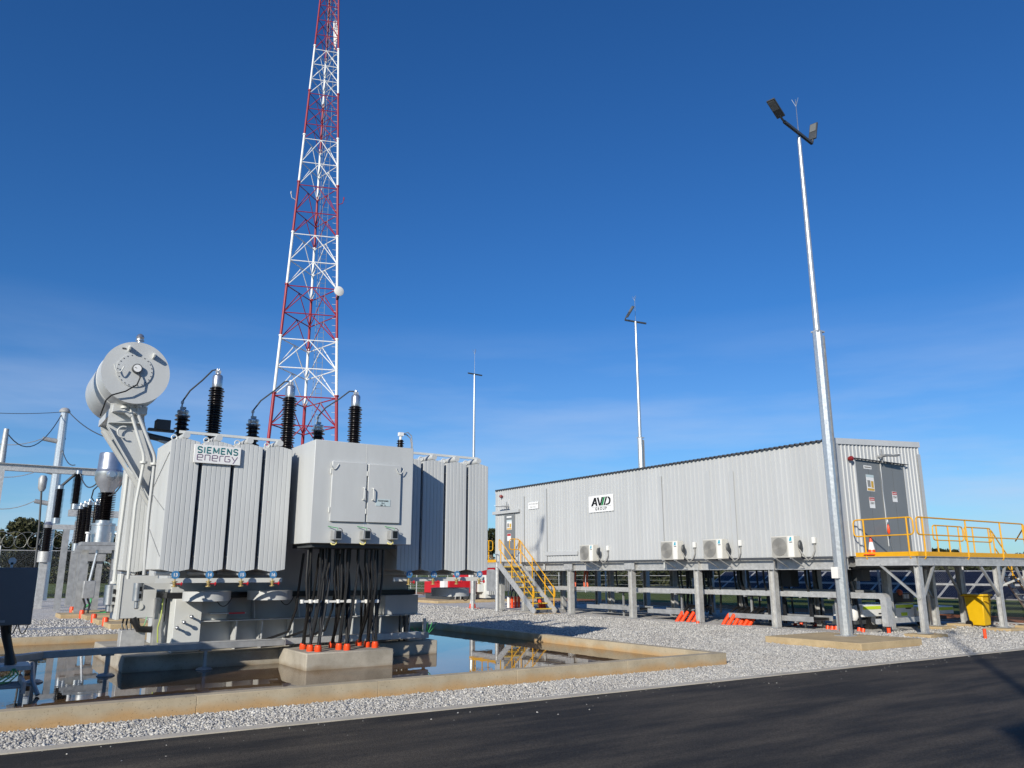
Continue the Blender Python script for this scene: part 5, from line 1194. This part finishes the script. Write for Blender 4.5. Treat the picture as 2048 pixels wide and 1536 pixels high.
# current transformer with metal head
cY = 35.5
cb_ = PY(203, 1085, cY); X0 = cb_.x; Z0 = cb_.z
CTO = thing('current_transformer', 'oil current transformer with silver domed head on a steel stand', 'current transformer', (X0, cY, 0))
def zz(py, Y=cY): return PY(205, py, Y).z
MB().lathe((X0, cY, 0), [(.42, Z0), (.42, zz(1052)), (.44, zz(1051)), (.44, zz(1047)), (.30, zz(1046)), (.30, zz(1041))], 28).build('tank', 'aluminium', CTO)
insul((X0, cY, zz(1041)), zz(985)-zz(1041), .34, 16).build('insulator', 'brown_glaze', CTO)
MB().lathe((X0, cY, 0), [(.25, zz(985)), (.28, zz(978)), (.42, zz(970)), (.52, zz(958)), (.53, zz(944)), (.50, zz(943)), (.46, zz(938)), (.44, zz(908)), (.42, zz(906)), (.1, zz(905))], 32).build('head', 'aluminium', CTO)
MB().lathe((X0+.02, cY-.5, zz(951)), [(.20, -.1), (.20, .1), (.12, .12), (.12, .2)], 20, (0, -1, 0)).build('terminal', 'aluminium', CTO)
q = MB(); q.box(X0-.75, X0+.75, cY-.5, cY+.5, Z0-.12, Z0); q.box(X0-.9, X0+.7, cY-.55, cY-.45, Z0-.3, Z0-.14); q.build('stand_top', 'galv_dull', CTO)
for dx in (-.55, .55): MB().ibeam((X0+dx, cY, 0), (X0+dx, cY, Z0-.3), .26, .26, .02, (0, 1, 0)).build('stand_column', 'galv_dull', CTO)
for dx in (-.55, .5): MB().lathe((X0+dx, cY-.35, Z0), [(.06, 0), (.06, .3), (.1, .32), (.1, .38)], 10).build('lifting_eye', 'white_gloss', CTO)
q = MB(); q.tube((X0-.15, cY-.35, Z0-.3), (X0-.3, cY-.35, 1.35), .05, n=8); q.build('drop_conduit', 'aluminium', CTO)
MB().box(X0-.5, X0-.1, cY-.5, cY-.2, .7, 1.35).build('secondary_box', 'galv_dull', CTO, bevel=.02)
for s_ in (-.45, -.3): MB().path([(X0+s_, cY-.35, .7), (X0+s_+.1, cY-.35, .45), (X0+s_+.05, cY-.35, .1)], .04, 7).build('lead', 'black_rubber', CTO)
tag(MB().box(X0-1.2, X0+1.6, cY-.9, cY+.9, -.05, .14).build('stand_footing', 'concrete_tan', bevel=.02), 'tan concrete footing beneath the domed current transformer', 'slab')
# row of slim post insulators behind it (circuit breaker)
BKY = 38.0
bk = thing('circuit_breaker', 'circuit breaker of several slim dark insulator columns on a galvanised frame', 'circuit breaker', (PY(170, 1085, BKY).x, BKY, 0))
for px, yt, yb in ((155, 1018, 1087), (163, 1014, 1087), (172, 1010, 1086), (187, 1010, 1084), (194, 1010, 1084)):
    a = PY(px-2, yb, BKY); b = PY(px+3, yt, BKY)
    insul((a.x, BKY, a.z), b.z-a.z, .16, 22).build('insulator', 'brown_glaze', bk)
    MB().lathe((a.x, BKY, b.z), [(.13, 0), (.13, .12), (.06, .16), (.05, .25)], 12).build('cap', 'aluminium', bk); MB().lathe((a.x, BKY, a.z-.3), [(.16, 0), (.16, .3)], 12).build('foot', 'aluminium', bk)
a, b = PY(148, 1100, BKY), PY(222, 1100, BKY); MB().box(a.x, b.x, BKY-.3, BKY+.3, a.z-.12, a.z+.05).build('frame', 'galv_dull', bk)
MB().box(a.x+.3, b.x-.2, BKY-.25, BKY+.25, a.z-.45, a.z-.121).build('mechanism_box', 'galv_dull', bk)
for px in (168, 196): c = PY(px, 1150, BKY); MB().ibeam((c.x, BKY, 0), (c.x, BKY, a.z-.45), .22, .22, .02, (0, 1, 0)).build('column', 'galv_dull', bk)
# gantry
GY = 46.0
ga, gb = PY(2, 933, GY), PY(300, 952, GY)
gn = thing('gantry', 'galvanised steel gantry beam on posts across the switchyard', 'gantry', (ga.x, GY, 0))
MB().ibeam((ga.x-1.5, GY, ga.z), (gb.x, GY, ga.z), .3, .36, .03).build('gantry_beam', 'galv', gn)
p_ = PY(5, 857, GY); MB().tube((ga.x, GY, ga.z+.2), (ga.x, GY, p_.z), .16, .12, n=10).build('earth_peak', 'galv', gn); MB().ibeam((ga.x, GY, 0), (ga.x, GY, ga.z-.18), .36, .36, .025, (0, 1, 0)).build('gantry_post', 'galv', gn)
c = PY(250, 1000, GY); MB().ibeam((c.x, GY, 0), (c.x, GY, ga.z-.18), .36, .36, .025, (0, 1, 0)).build('gantry_post', 'galv', gn)
# hanging line trap / wave trap
c = PY(88, 945, 44.0); ht = thing('suspended_insulator', 'grey cylindrical fitting suspended under the gantry beam with a lead', 'insulator', (c.x, 44.0, c.z))
MB().lathe((c.x, 44, c.z-.9), [(.10, 0), (.17, .15), (.19, .6), (.12, .75)], 16).build('body', 'galv_dull', ht); MB().path([(c.x, 44, c.z-.9), (c.x+.1, 44, c.z-2.5), (c.x+.15, 44, c.z-4.4)], .05, 6).build('lead', 'dark_grey', ht)
# disconnector: two tall dark insulators with a slanting blade on a frame
DY = 42.0
dsn = thing('disconnector', 'disconnector with two tall dark insulators and a slanting contact arm', 'disconnector', (PY(130, 1060, DY).x, DY, 0))
c1, c2 = PY(113, 1036, DY), PY(121, 978, DY); insul((c1.x, DY, c1.z), c2.z-c1.z, .20, 24).build('insulator', 'brown_glaze', dsn)
c3, c4 = PY(150, 1008, DY), PY(157, 948, DY); insul((c3.x, DY, c3.z), c4.z-c3.z, .22, 24).build('insulator', 'brown_glaze', dsn)
MB().tube((c1.x, DY, c2.z+.1), (c3.x, DY, c4.z+.15), .06, n=8).build('contact_arm', 'dark_grey', dsn)
for c, cc in ((c1, c2), (c3, c4)):
    MB().lathe((c.x, DY, cc.z), [(.14, 0), (.14, .15), (.08, .2)], 10).build('cap', 'aluminium', dsn); MB().lathe((c.x, DY, c.z-.25), [(.17, 0), (.17, .25)], 12).build('foot', 'aluminium', dsn)
e1, e2 = PY(138, 1014, DY), PY(240, 1018, DY); MB().bar((e1.x, DY, c3.z-.42), (e2.x, DY, c3.z-.42), .25, .3).build('frame', 'galv', dsn)
f1, f2 = PY(107, 1040, DY), PY(240, 1041, DY); MB().bar((f1.x, DY, c1.z-.4), (f2.x, DY, c1.z-.4), .22, .22).build('frame', 'galv', dsn)
for px, w in ((104, .25), (142, .36)): c = PY(px, 1150, DY); MB().ibeam((c.x+.35, DY, 0), (c.x+.35, DY, c1.z-.5 if px < 120 else c3.z-.6), w, .3, .02, (0, 1, 0)).build('column', 'galv_dull', dsn)
# voltage transformer nearer the fence
c1, c2 = PY(90, 1103, 45), PY(99, 1056, 45); vt = thing('voltage_transformer', 'stout dark insulator on a galvanised post beside the yard fence', 'voltage transformer', (c1.x, 45, 0))
insul((c1.x, 45, c1.z), c2.z-c1.z, .27, 14).build('insulator', 'brown_glaze', vt); MB().lathe((c1.x, 45, c2.z), [(.2, 0), (.22, .15), (.1, .3)], 12).build('cap', 'aluminium', vt); MB().lathe((c1.x, 45, c1.z-.5), [(.3, 0), (.3, .5)], 14).build('tank', 'galv', vt)
MB().ibeam((c1.x, 45, 0), (c1.x, 45, c1.z-.5), .3, .3, .02, (0, 1, 0)).build('column', 'galv', vt)
# monopole with strain insulators
MY = 56.0
mt_, mb_ = PY(130, 822, MY), PY(95, 1190, MY)
mo = thing('steel_monopole', 'tall tapered galvanised monopole carrying strain insulators', 'pole', (mb_.x, MY, 0))
MB().tube((mt_.x, MY, 0), (mt_.x, MY, mt_.z), .34, .22, n=12).build('shaft', 'pole_steel', mo, smooth=False)
MB().lathe((mt_.x, MY, mt_.z), [(.3, -.1), (.32, .0), (.22, .15), (.1, .2)], 12).build('pole_cap', 'galv', mo)
for py, L2 in ((880, 32), (943, 30), (1005, 34)):
    a = PY(130-(py-822)*.115-6, py+3, MY); b = PY(130-(py-822)*.115-6-L2, py-3, MY); MB().tube(a, b, .15, .13, n=10).build('strain_insulator', 'galv_dull', mo)
    c = PY(-60, py+4, MY); MB().path(arc3(b, (c.x, MY, b.z-.1), .5, 8), .025, 5).build('conductor', 'galv_dull', mo)
    MB().bar(PY(130-(py-822)*.115-8, py-2, MY), PY(130-(py-822)*.115+8, py-2, MY), .2, .1).build('cross_bracket', 'dark_grey', mo)
def wire(name, pts, label, r=.028, grp=None):
    tag(MB().path(pts, r, 5).build(name, 'dark_grey'), label, 'wire', grp)
wire('overhead_wire', arc3(PY(12, 862, GY), PY(124, 828, MY), 1.35, 14), 'sagging wire from the gantry peak to the monopole top')
wire('overhead_wire', arc3(PY(138, 824, MY), PY(230, 880, 40), .25, 10), 'wire from the monopole top down behind the conservator')
wire('overhead_wire', arc3(PY(-40, 824, MY), PY(126, 824, MY), .1, 6), 'level earth wire leaving the monopole top', .02)
wire('overhead_wire', arc3(PY(125, 900, MY), PY(150, 930, GY), .3, 8), 'short wire from the monopole to the gantry beam')
wire('jumper_wire', arc3(PY(160, 945, DY), PY(200, 958, cY), .5, 10), 'jumper looping from the disconnector to the domed head')
wire('jumper_wire', [PY(200, 968, cY), PY(187, 980, 36.5), PY(183, 995, 37), PY(188, 1002, BKY)], 'jumper dropping from the domed head to the breaker')
wire('jumper_wire', arc3(PY(212, 990, cY), PY(245, 965, 34), .2, 6), 'jumper running from the domed head behind the transformer')
# tall flat columns of the yard
for px, yt, yb, Y, w, lab in ((138, 1042, 1214, 47.0, .40, 'wide flat galvanised column left of the breaker'), (240, 1110, 1232, 33.5, .22, 'slim galvanised column beside the transformer bund')):
    t, b = PY(px, yt, Y), PY(px, yb, Y); tag(MB().ibeam((b.x, Y, 0), (b.x, Y, t.z), w, .3, .03, (0, 1, 0)).build('steel_column', 'galv_dull', smooth=False), lab, 'column')
# footings with orange caps
for k, (px, py) in enumerate(((148, 1226), (168, 1234), (192, 1243), (215, 1251))):
    b = PZ(px+8, py, .1); tag(MB().box(b.x-.1, b.x+1.3, b.y-.4, b.y+1.2, -.05, .16).build('yard_footing', 'concrete_tan', bevel=.015), 'small tan concrete footing with an orange cap in the yard', 'slab', 'yard footings with orange caps')
    c = PZ(px-5, py, .05); tag(MB().lathe((c.x, c.y, 0), [(.09, 0), (.09, .26), (.07, .3)], 10).build('orange_cap', 'orange_pvc'), 'orange cap standing on gravel beside a small yard footing', 'cap', 'orange caps beside yard footings')
for px, py in ((180, 1222), (230, 1230)):
    b = PZ(px, py, .05); tag(MB().path(rounded([(b.x, b.y, .9), (b.x, b.y, .35), (b.x-.35, b.y, .12), (b.x-.8, b.y, .1)], .2), .05, 7).build('earth_conduit', 'green_wire'), 'green earth strap bending down to the gravel', 'strap', 'green earth straps')
b0 = PZ(60, 1262, 0); tag(MB().box(b0.x-.2, b0.x+3.0, b0.y, b0.y+.8, 0, .035).build('pit_cover', 'galv_dull'), 'flat grey pit cover lying in the gravel behind the bund', 'cover')

# ---- fences
def fence(p0, p1, n, h, label, coil=False, wires=False):
    p0, p1 = V(p0), V(p1); d = (p1-p0)/n; f = thing('security_fence', label, 'fence', p0)
    for k in range(n+1):
        p = p0+d*k; MB().tube(p, p+V((0, 0, h+.25)), .038, n=8).build('post', 'galv', f)
    for z in (.08, h): MB().tube(p0+V((0, 0, z)), p1+V((0, 0, z)), .022, n=6).build('rail', 'galv', f)
    if wires:
        for z in (.35, .7, 1.05): MB().tube(p0+V((0, 0, z)), p1+V((0, 0, z)), .008, n=4).build('wire', 'galv', f)
        return f
    q = MB(); q.quad(p0+V((0, 0, .06)), p1+V((0, 0, .06)), p1+V((0, 0, h)), p0+V((0, 0, h))); q.build('mesh_panel', 'chain_link', f, smooth=False)
    if coil:
        L0 = (p1-p0).length; u = (p1-p0).normalized(); pts = []; m_ = int(L0/.62)*20
        s_ = V((-u.y, u.x, 0))
        for i in range(m_+1): t = 2*pi*i/20; pts.append(p0+u*(L0*i/m_+.44*sin(t))+V((0, 0, h+.58+.45*cos(t)))+s_*.15*sin(t/2))
        MB().path(pts, .006, 4).build('razor_coil', 'galv', f)
    return f
fence((-14, 54, 0), (11, 54, 0), 8, 2.9, 'tall chain link fence topped with razor coil behind the switchyard', True)
fence((27.7, 5, 0), (27.9, 60, 0), 18, 2.2, 'chain link fence running behind the switchroom beside the grass')
fence((48, 30, 0), (36, 95, 0), 22, 1.4, 'low wire field fence seen beneath the switchroom', wires=True)

# ================================================================== plant behind the stairs
b = PZ(900, 1205, 0)
rd = thing('generator_set', 'red generator canopy on a dark base behind the radiators', 'generator', (23.5, 41.5, 0))
a0, a1 = PY(898, 1160, 41), PY(944, 1160, 41)
MB().box(a0.x, a1.x, 41, 44, .48, 1.20).build('canopy', 'red_paint', rd, bevel=.02); MB().box(a0.x+.1, a1.x+.2, 41.05, 44, .12, .478).build('skid', 'dark_grey', rd)
MB().box(a0.x-.25, a0.x-.02, 41.1, 41.6, .45, 1.2).build('radiator_grille', 'white_gloss', rd); MB().path(rounded([(a0.x+.4, 40.95, .14), (a0.x+.4, 40.9, .45), (a0.x+.75, 40.9, .45), (a0.x+.75, 40.95, .14)], .08), .03, 6).build('guard_loop', 'galv', rd)
c0, c1 = PY(955, 1135, 43), PY(990, 1165, 43)
MB().box(c0.x-.6, c1.x, 43, 45, c1.z-.2, c0.z).build('fuel_tank', 'red_paint', rd, bevel=.02); MB().box(c1.x-.5, c1.x-.1, 42.98, 42.995, c0.z-.32, c0.z-.12).build('maker_plate', 'white_gloss', rd)
tag(MB().box(21.8, 30.5, 39.6, 46, -.05, .13).build('equipment_slab', 'concrete_tan', bevel=.02), 'long tan concrete slab beneath the red generator', 'slab')
ax = thing('auxiliary_transformer', 'small pale grey auxiliary transformer standing beside the red generator', 'transformer', (27, 41, .13))
u0, u1 = PY(962, 1150, 40.2), PY(993, 1150, 40.2)
MB().box(u0.x+.3, u1.x, 40.2, 41.6, .2, 1.50).build('tank', 'tx_white', ax, bevel=.02); MB().box(u0.x, u0.x+.28, 40.4, 41.2, .55, 1.45).build('cable_box', 'tx_white', ax, bevel=.01)
q = MB()
for k in range(4): q.box(u0.x+.4+k*.12, u0.x+.44+k*.12, 39.95, 40.198, .4, 1.3)
q.build('fins', 'tx_paint', ax); q = MB(); q.box(u0.x+.35, u0.x+.7, 40.1, 40.19, .14, .22); q.box(u1.x-.4, u1.x-.1, 40.1, 40.19, .14, .22); q.build('feet', 'dark_grey', ax)
MB().path([(u1.x-.1, 40.1, 1.2), (u1.x-.05, 40.0, 1.15), (u1.x-.1, 40.0, 1.0)], .04, 6).build('valve', 'dark_grey', ax)
sk = MB(); s0_ = PY(1005, 1165, 34.5); s1_ = PY(1065, 1165, 34.5)
for k in range(14):
    x = s0_.x+(s1_.x-s0_.x)*k/14; sk.box(x, x+(s1_.x-s0_.x)/14*.55, 34.5, 34.56, .75, 1.75)
sk.box(s0_.x, s1_.x, 34.56, 36.0, .72, 1.78)
tag(sk.build('ribbed_enclosure', 'galv_dull'), 'grey ribbed enclosure standing behind the yellow stairs', 'enclosure')

# ================================================================== right background
bn = PZ(1962, 1254, 0); B = thing('wheelie_bin', 'yellow wheelie bin standing behind the platform legs', 'bin', bn)
x, y = bn.x, bn.y
def taper(x, y, z0, z1, a0, b0, a1, b1):
    return MB().add([(x-a0, y-b0, z0), (x+a0, y-b0, z0), (x+a0, y+b0, z0), (x-a0, y+b0, z0), (x-a1, y-b1, z1), (x+a1, y-b1, z1), (x+a1, y+b1, z1), (x-a1, y+b1, z1)], [(0, 3, 2, 1), (4, 5, 6, 7), (0, 1, 5, 4), (1, 2, 6, 5), (2, 3, 7, 6), (3, 0, 4, 7)])
taper(x, y, .05, .92, .20, .22, .26, .29).build('bin_body', 'bin_yellow', B, bevel=.03)
q = MB(); q.box(x-.29, x+.29, y-.33, y+.30, .925, .99); q.tube((x-.32, y+.33, .94), (x+.32, y+.33, .94), .025, n=8); q.build('lid', 'bin_yellow', B, bevel=.02)
for s_ in (-.27, .27): MB().lathe((x+s_-.03, y+.2, .10), [(.10, 0), (.10, .06)], 16, (1, 0, 0)).build('wheel', 'black_rubber', B)
MB().path([(x-.2, y-.31, .80), (x, y-.33, .74), (x+.2, y-.31, .80)], .018, 6).build('grip', 'bin_yellow', B)
# mobile lighting trailer parked beneath the end of the switchroom
TY = 14.35
tl = thing('light_tower_trailer', 'white mobile lighting trailer with yellow stripes under the platform end', 'trailer', (24.2, TY, 0))
for pa, pb in (((1724, 1211), (1772, 1232)), ((1790, 1208), (1830, 1239)), ((1832, 1213), (1872, 1231)), ((1876, 1213), (1908, 1227))):
    a, b = PY(*pa, TY), PY(*pb, TY)
    MB().box(a.x, b.x, TY, TY+1.0, b.z, a.z).build('body_panel', 'white_gloss', tl, bevel=.015)
    MB().box(a.x+.03, b.x-.03, TY-.007, TY-.001, a.z-.12, a.z-.03).build('stripe', 'hivis', tl)
a, b = PY(1802, 1225, TY), PY(1815, 1231, TY); MB().box(a.x, b.x, TY-.007, TY-.001, b.z, a.z).build('data_panel', 'hivis', tl)
for pa, pb in (((1811, 1215.5), (1822, 1217.5)), ((1757, 1226), (1771, 1228))):
    a, b = PY(*pa, TY), PY(*pb, TY); MB().box(a.x, b.x, TY-.007, TY-.001, b.z, a.z).build('lettering', 'sign_black', tl)
MB().box(21.9, 26.9, TY+.1, TY+.9, .16, .27).build('chassis', 'dark_grey', tl)
for px in (1745, 1850):
    c = PY(px, 1238, TY+.05); w = MB().lathe((c.x, TY+.02, .27), [(.27, 0), (.27, .2), (.2, .21)], 20, (0, 1, 0)).build('wheel', 'black_rubber', tl); MB().lathe((c.x, TY+.015, .27), [(.14, 0), (.14, .01)], 14, (0, 1, 0)).build('rim', 'galv', w)
a = PY(1800, 1200, TY); MB().box(a.x-.2, a.x+1.3, TY+.3, TY+.7, .72, 1.02).build('mast_cradle', 'dark_grey', tl)
a = PY(1817, 1185, TY); MB().sphere((a.x, TY+.3, a.z), .10, 10, 6).build('beacon', 'salmon_pvc', tl); MB().tube((a.x, TY+.3, .9), (a.x, TY+.3, a.z), .02, n=6).build('beacon_stem', 'dark_grey', tl)
for px in (1821, 1827): a = PY(px, 1194, TY); MB().lathe((a.x, TY+.2, a.z-.05), [(.05, 0), (.05, .13)], 12).build('lamp_cap', 'white_gloss', tl)
a = PY(1718, 1226, TY); MB().lathe((a.x, TY+.2, a.z), [(.10, -.22), (.17, -.1), (.17, .12), (.1, .2)], 14).build('gas_bottle', 'white_gloss', tl)

# solar tables: two modules high, tilted towards the camera
gP = 'rows of dark solar modules beyond the fence'
pmod = MB(); pmod.box(0, 1.0, -.018, .018, 0, .98)          # one module, local: x along the row, z up the slope
mod_mesh = MB().box(.02, .98, -.016, .012, .02, .96).mesh('module', 'clear_sky_panel')
fr = MB(); fr.box(0, .035, -.024, .02, 0, .98); fr.box(.965, 1.0, -.024, .02, 0, .98); fr.box(.02, .98, -.02, .02, 0, .02); fr.box(.02, .98, -.02, .02, .96, .98)
fr_mesh = fr.mesh('module_frame', 'galv')
def solar_row(x0, y0, y1, zlow, tilt, label, rows=2):
    R_ = thing('solar_table', label, 'solar panel', (x0, y0, 0), gP)
    rot = Matrix.Rotation(-pi/2, 4, 'Z') @ Matrix.Rotation(-(pi/2-tilt), 4, 'X')
    nmod = int((y1-y0)/1.03)
    for r in range(rows):
        for k in range(nmod):
            s_ = r*1.10
            loc = Vector((s_*cos(tilt), (k+1)*1.03, zlow+s_*sin(tilt)))
            for me_, nm in ((mod_mesh, 'module'), (fr_mesh, 'module_frame')):
                o = bpy.data.objects.new(nm, me_); COL.objects.link(o)
                if nm == 'module': mo_ = o; o.parent = R_; o.matrix_local = Matrix.Translation(loc) @ rot
                else: o.parent = mo_
    dx, dz = 1.04*cos(tilt), 1.04*sin(tilt)
    MB().bar((x0+dx-.03, y0, zlow+dz-.01), (x0+dx-.03, y1, zlow+dz-.01), .07, .10).build('mid_beam', 'galv', R_)
    y = y0+1.2
    while y < y1:
        MB().box(x0+dx+.05, x0+dx+.17, y, y+.12, 0, zlow+dz-.05).build('post', 'galv_dull', R_); y += 4.2
    return R_
solar_row(32.0, 10.2, 30, .66, radians(29), 'row of dark tilted solar modules just beyond the dirt track')
solar_row(38.5, 10.0, 34, .70, radians(29), 'second row of dark tilted solar modules behind the first')
solar_row(45.0, 12.0, 36, .72, radians(29), 'third row of dark tilted solar modules before the tree line')

# ================================================================== trees
def leaf_cloud(rng, clumps, per, size):
    cs = []; qs = []
    for c, r in clumps:
        n = int(per*(r[0]*r[1]*r[2])**.5)
        d = rng.normal(0, 1, (n, 3)); d /= np.linalg.norm(d, axis=1)[:, None]; rad = rng.uniform(.25, 1.0, (n, 1))**.5
        p = np.array(c)+d*rad*np.array(r)
        u = rng.normal(0, 1, (n, 3)); u /= np.linalg.norm(u, axis=1)[:, None]; w = np.cross(u, rng.normal(0, 1, (n, 3))); w /= np.linalg.norm(w, axis=1)[:, None]+1e-9
        s = rng.uniform(.5, 1.2, (n, 1))*size
        q = np.stack([p-u*s, p+w*s*.45, p+u*s, p-w*s*.45], 1); cs.append(q.reshape(-1, 3))
    co = np.concatenate(cs); nf = len(co)//4
    me = bpy.data.meshes.new('crown'); me.vertices.add(len(co)); me.vertices.foreach_set('co', co.ravel().astype(np.float32))
    me.loops.add(nf*4); me.loops.foreach_set('vertex_index', np.arange(nf*4, dtype=np.int32)); me.polygons.add(nf); me.polygons.foreach_set('loop_start', (np.arange(nf)*4).astype(np.int32)); me.update(calc_edges=True)
    return me
def tree(x, y, h, w, label, seed, mat_='gum_leaf', group=None, per=420, size=.22, nclump=11, low=.35, name='gum_tree'):
    rng = np.random.default_rng(seed); T = thing(name, label, 'tree', (x, y, -.03), group)
    tk = MB(); cl = []
    base = V((0, 0, 0)); lean = V((rng.uniform(-.1, .1)*w, rng.uniform(-.1, .1)*w, h*.45))
    tk.path([base, lean*.5+V((.03*h, 0, 0)), lean, lean+V((0, 0, h*.25))], [.035*h, .028*h, .02*h, .008*h], 8)
    for k in range(nclump):
        a = 2*pi*k/nclump*1.62+rng.uniform(0, .8); rr = w*.5*sqrt(rng.uniform(.08, 1)); zc = h*rng.uniform(low+.1, .88)*(1-.18*(rr/(w*.5))**2)
        c = V((rr*cos(a), rr*sin(a), zc)); r = w*rng.uniform(.13, .24)
        cl.append(((c.x, c.y, c.z), (r, r, r*rng.uniform(.5, .8))))
        m_ = lean.lerp(c, .5)+V((0, 0, -.04*h)); tk.path([lean*rng.uniform(.6, 1.0), m_, c], [.014*h, .009*h, .003*h], 6)
    tr_ = tk.build('trunk', 'bark'); tr_.parent = T
    me = leaf_cloud(rng, cl, per, size); me.materials.append(MATS[mat_]); cr_ = bpy.data.objects.new('crown', me); COL.objects.link(cr_); cr_.parent = T
    return T
b = PY(42, 1140, 70); tree(b.x-.8, 70, 6.6, 6.5, 'spreading grey green gum tree behind the razor wire fence', 21, per=700, size=.20, nclump=16)
b = PY(92, 1140, 74); tree(b.x, 74, 4.9, 5.5, 'smaller dark gum tree right of the spreading one behind the fence', 22, 'dark_leaf', per=600, size=.2)
b = PY(-40, 1140, 66); tree(b.x, 66, 5.0, 5.0, 'gum tree at the yard corner with its crown touching the fence', 23, per=500, size=.2)
b = PY(232, 1140, 80); tree(b.x, 80, 6.0, 6.0, 'dark gum tree seen between the current transformer and radiators', 24, 'dark_leaf', per=500, size=.22)
b = PY(984, 1140, 95); tree(b.x, 95, 9.0, 8.0, 'dark gum tree peeking between the radiators and the switchroom', 25, 'dark_leaf', per=500, size=.28)
b = PX(1878, 1140, 110); tree(110, b.y, 5.8, 5.5, 'rounded dark tree beyond the solar rows behind the platform rail', 26, 'dark_leaf', per=420, size=.32)
b = PX(1953, 1140, 115); tree(115, b.y, 3.4, 8.0, 'low wide dark tree beyond the solar rows', 27, 'dark_leaf', per=420, size=.32)
gT = 'trees of the far paddock line'
rng_ = random.Random(3)
for k in range(30):
    px = 1030+k*37+rng_.uniform(-10, 10); D = rng_.uniform(95, 130); d = ray(px, 1145); d = Vector((d.x, d.y, 0)).normalized()
    p = d*D; tree(p.x, p.y, rng_.uniform(3.2, 4.4), rng_.uniform(6, 9), 'low dark tree in the paddock line beyond the solar rows', 40+k, 'dark_leaf', gT, per=200, size=.36, nclump=9, low=.05, name='paddock_tree')
for k in range(9):
    px = 60+k*30; D = rng_.uniform(150, 190); d = ray(px, 1145); d = Vector((d.x, d.y, 0)).normalized(); p = d*D
    tree(p.x, p.y, rng_.uniform(2.2, 3.6), rng_.uniform(8, 12), 'hazy tree on the horizon beyond the switchyard fence', 90+k, 'dark_leaf', 'horizon trees beyond the yard', per=130, size=.5, nclump=8, low=.05, name='paddock_tree')
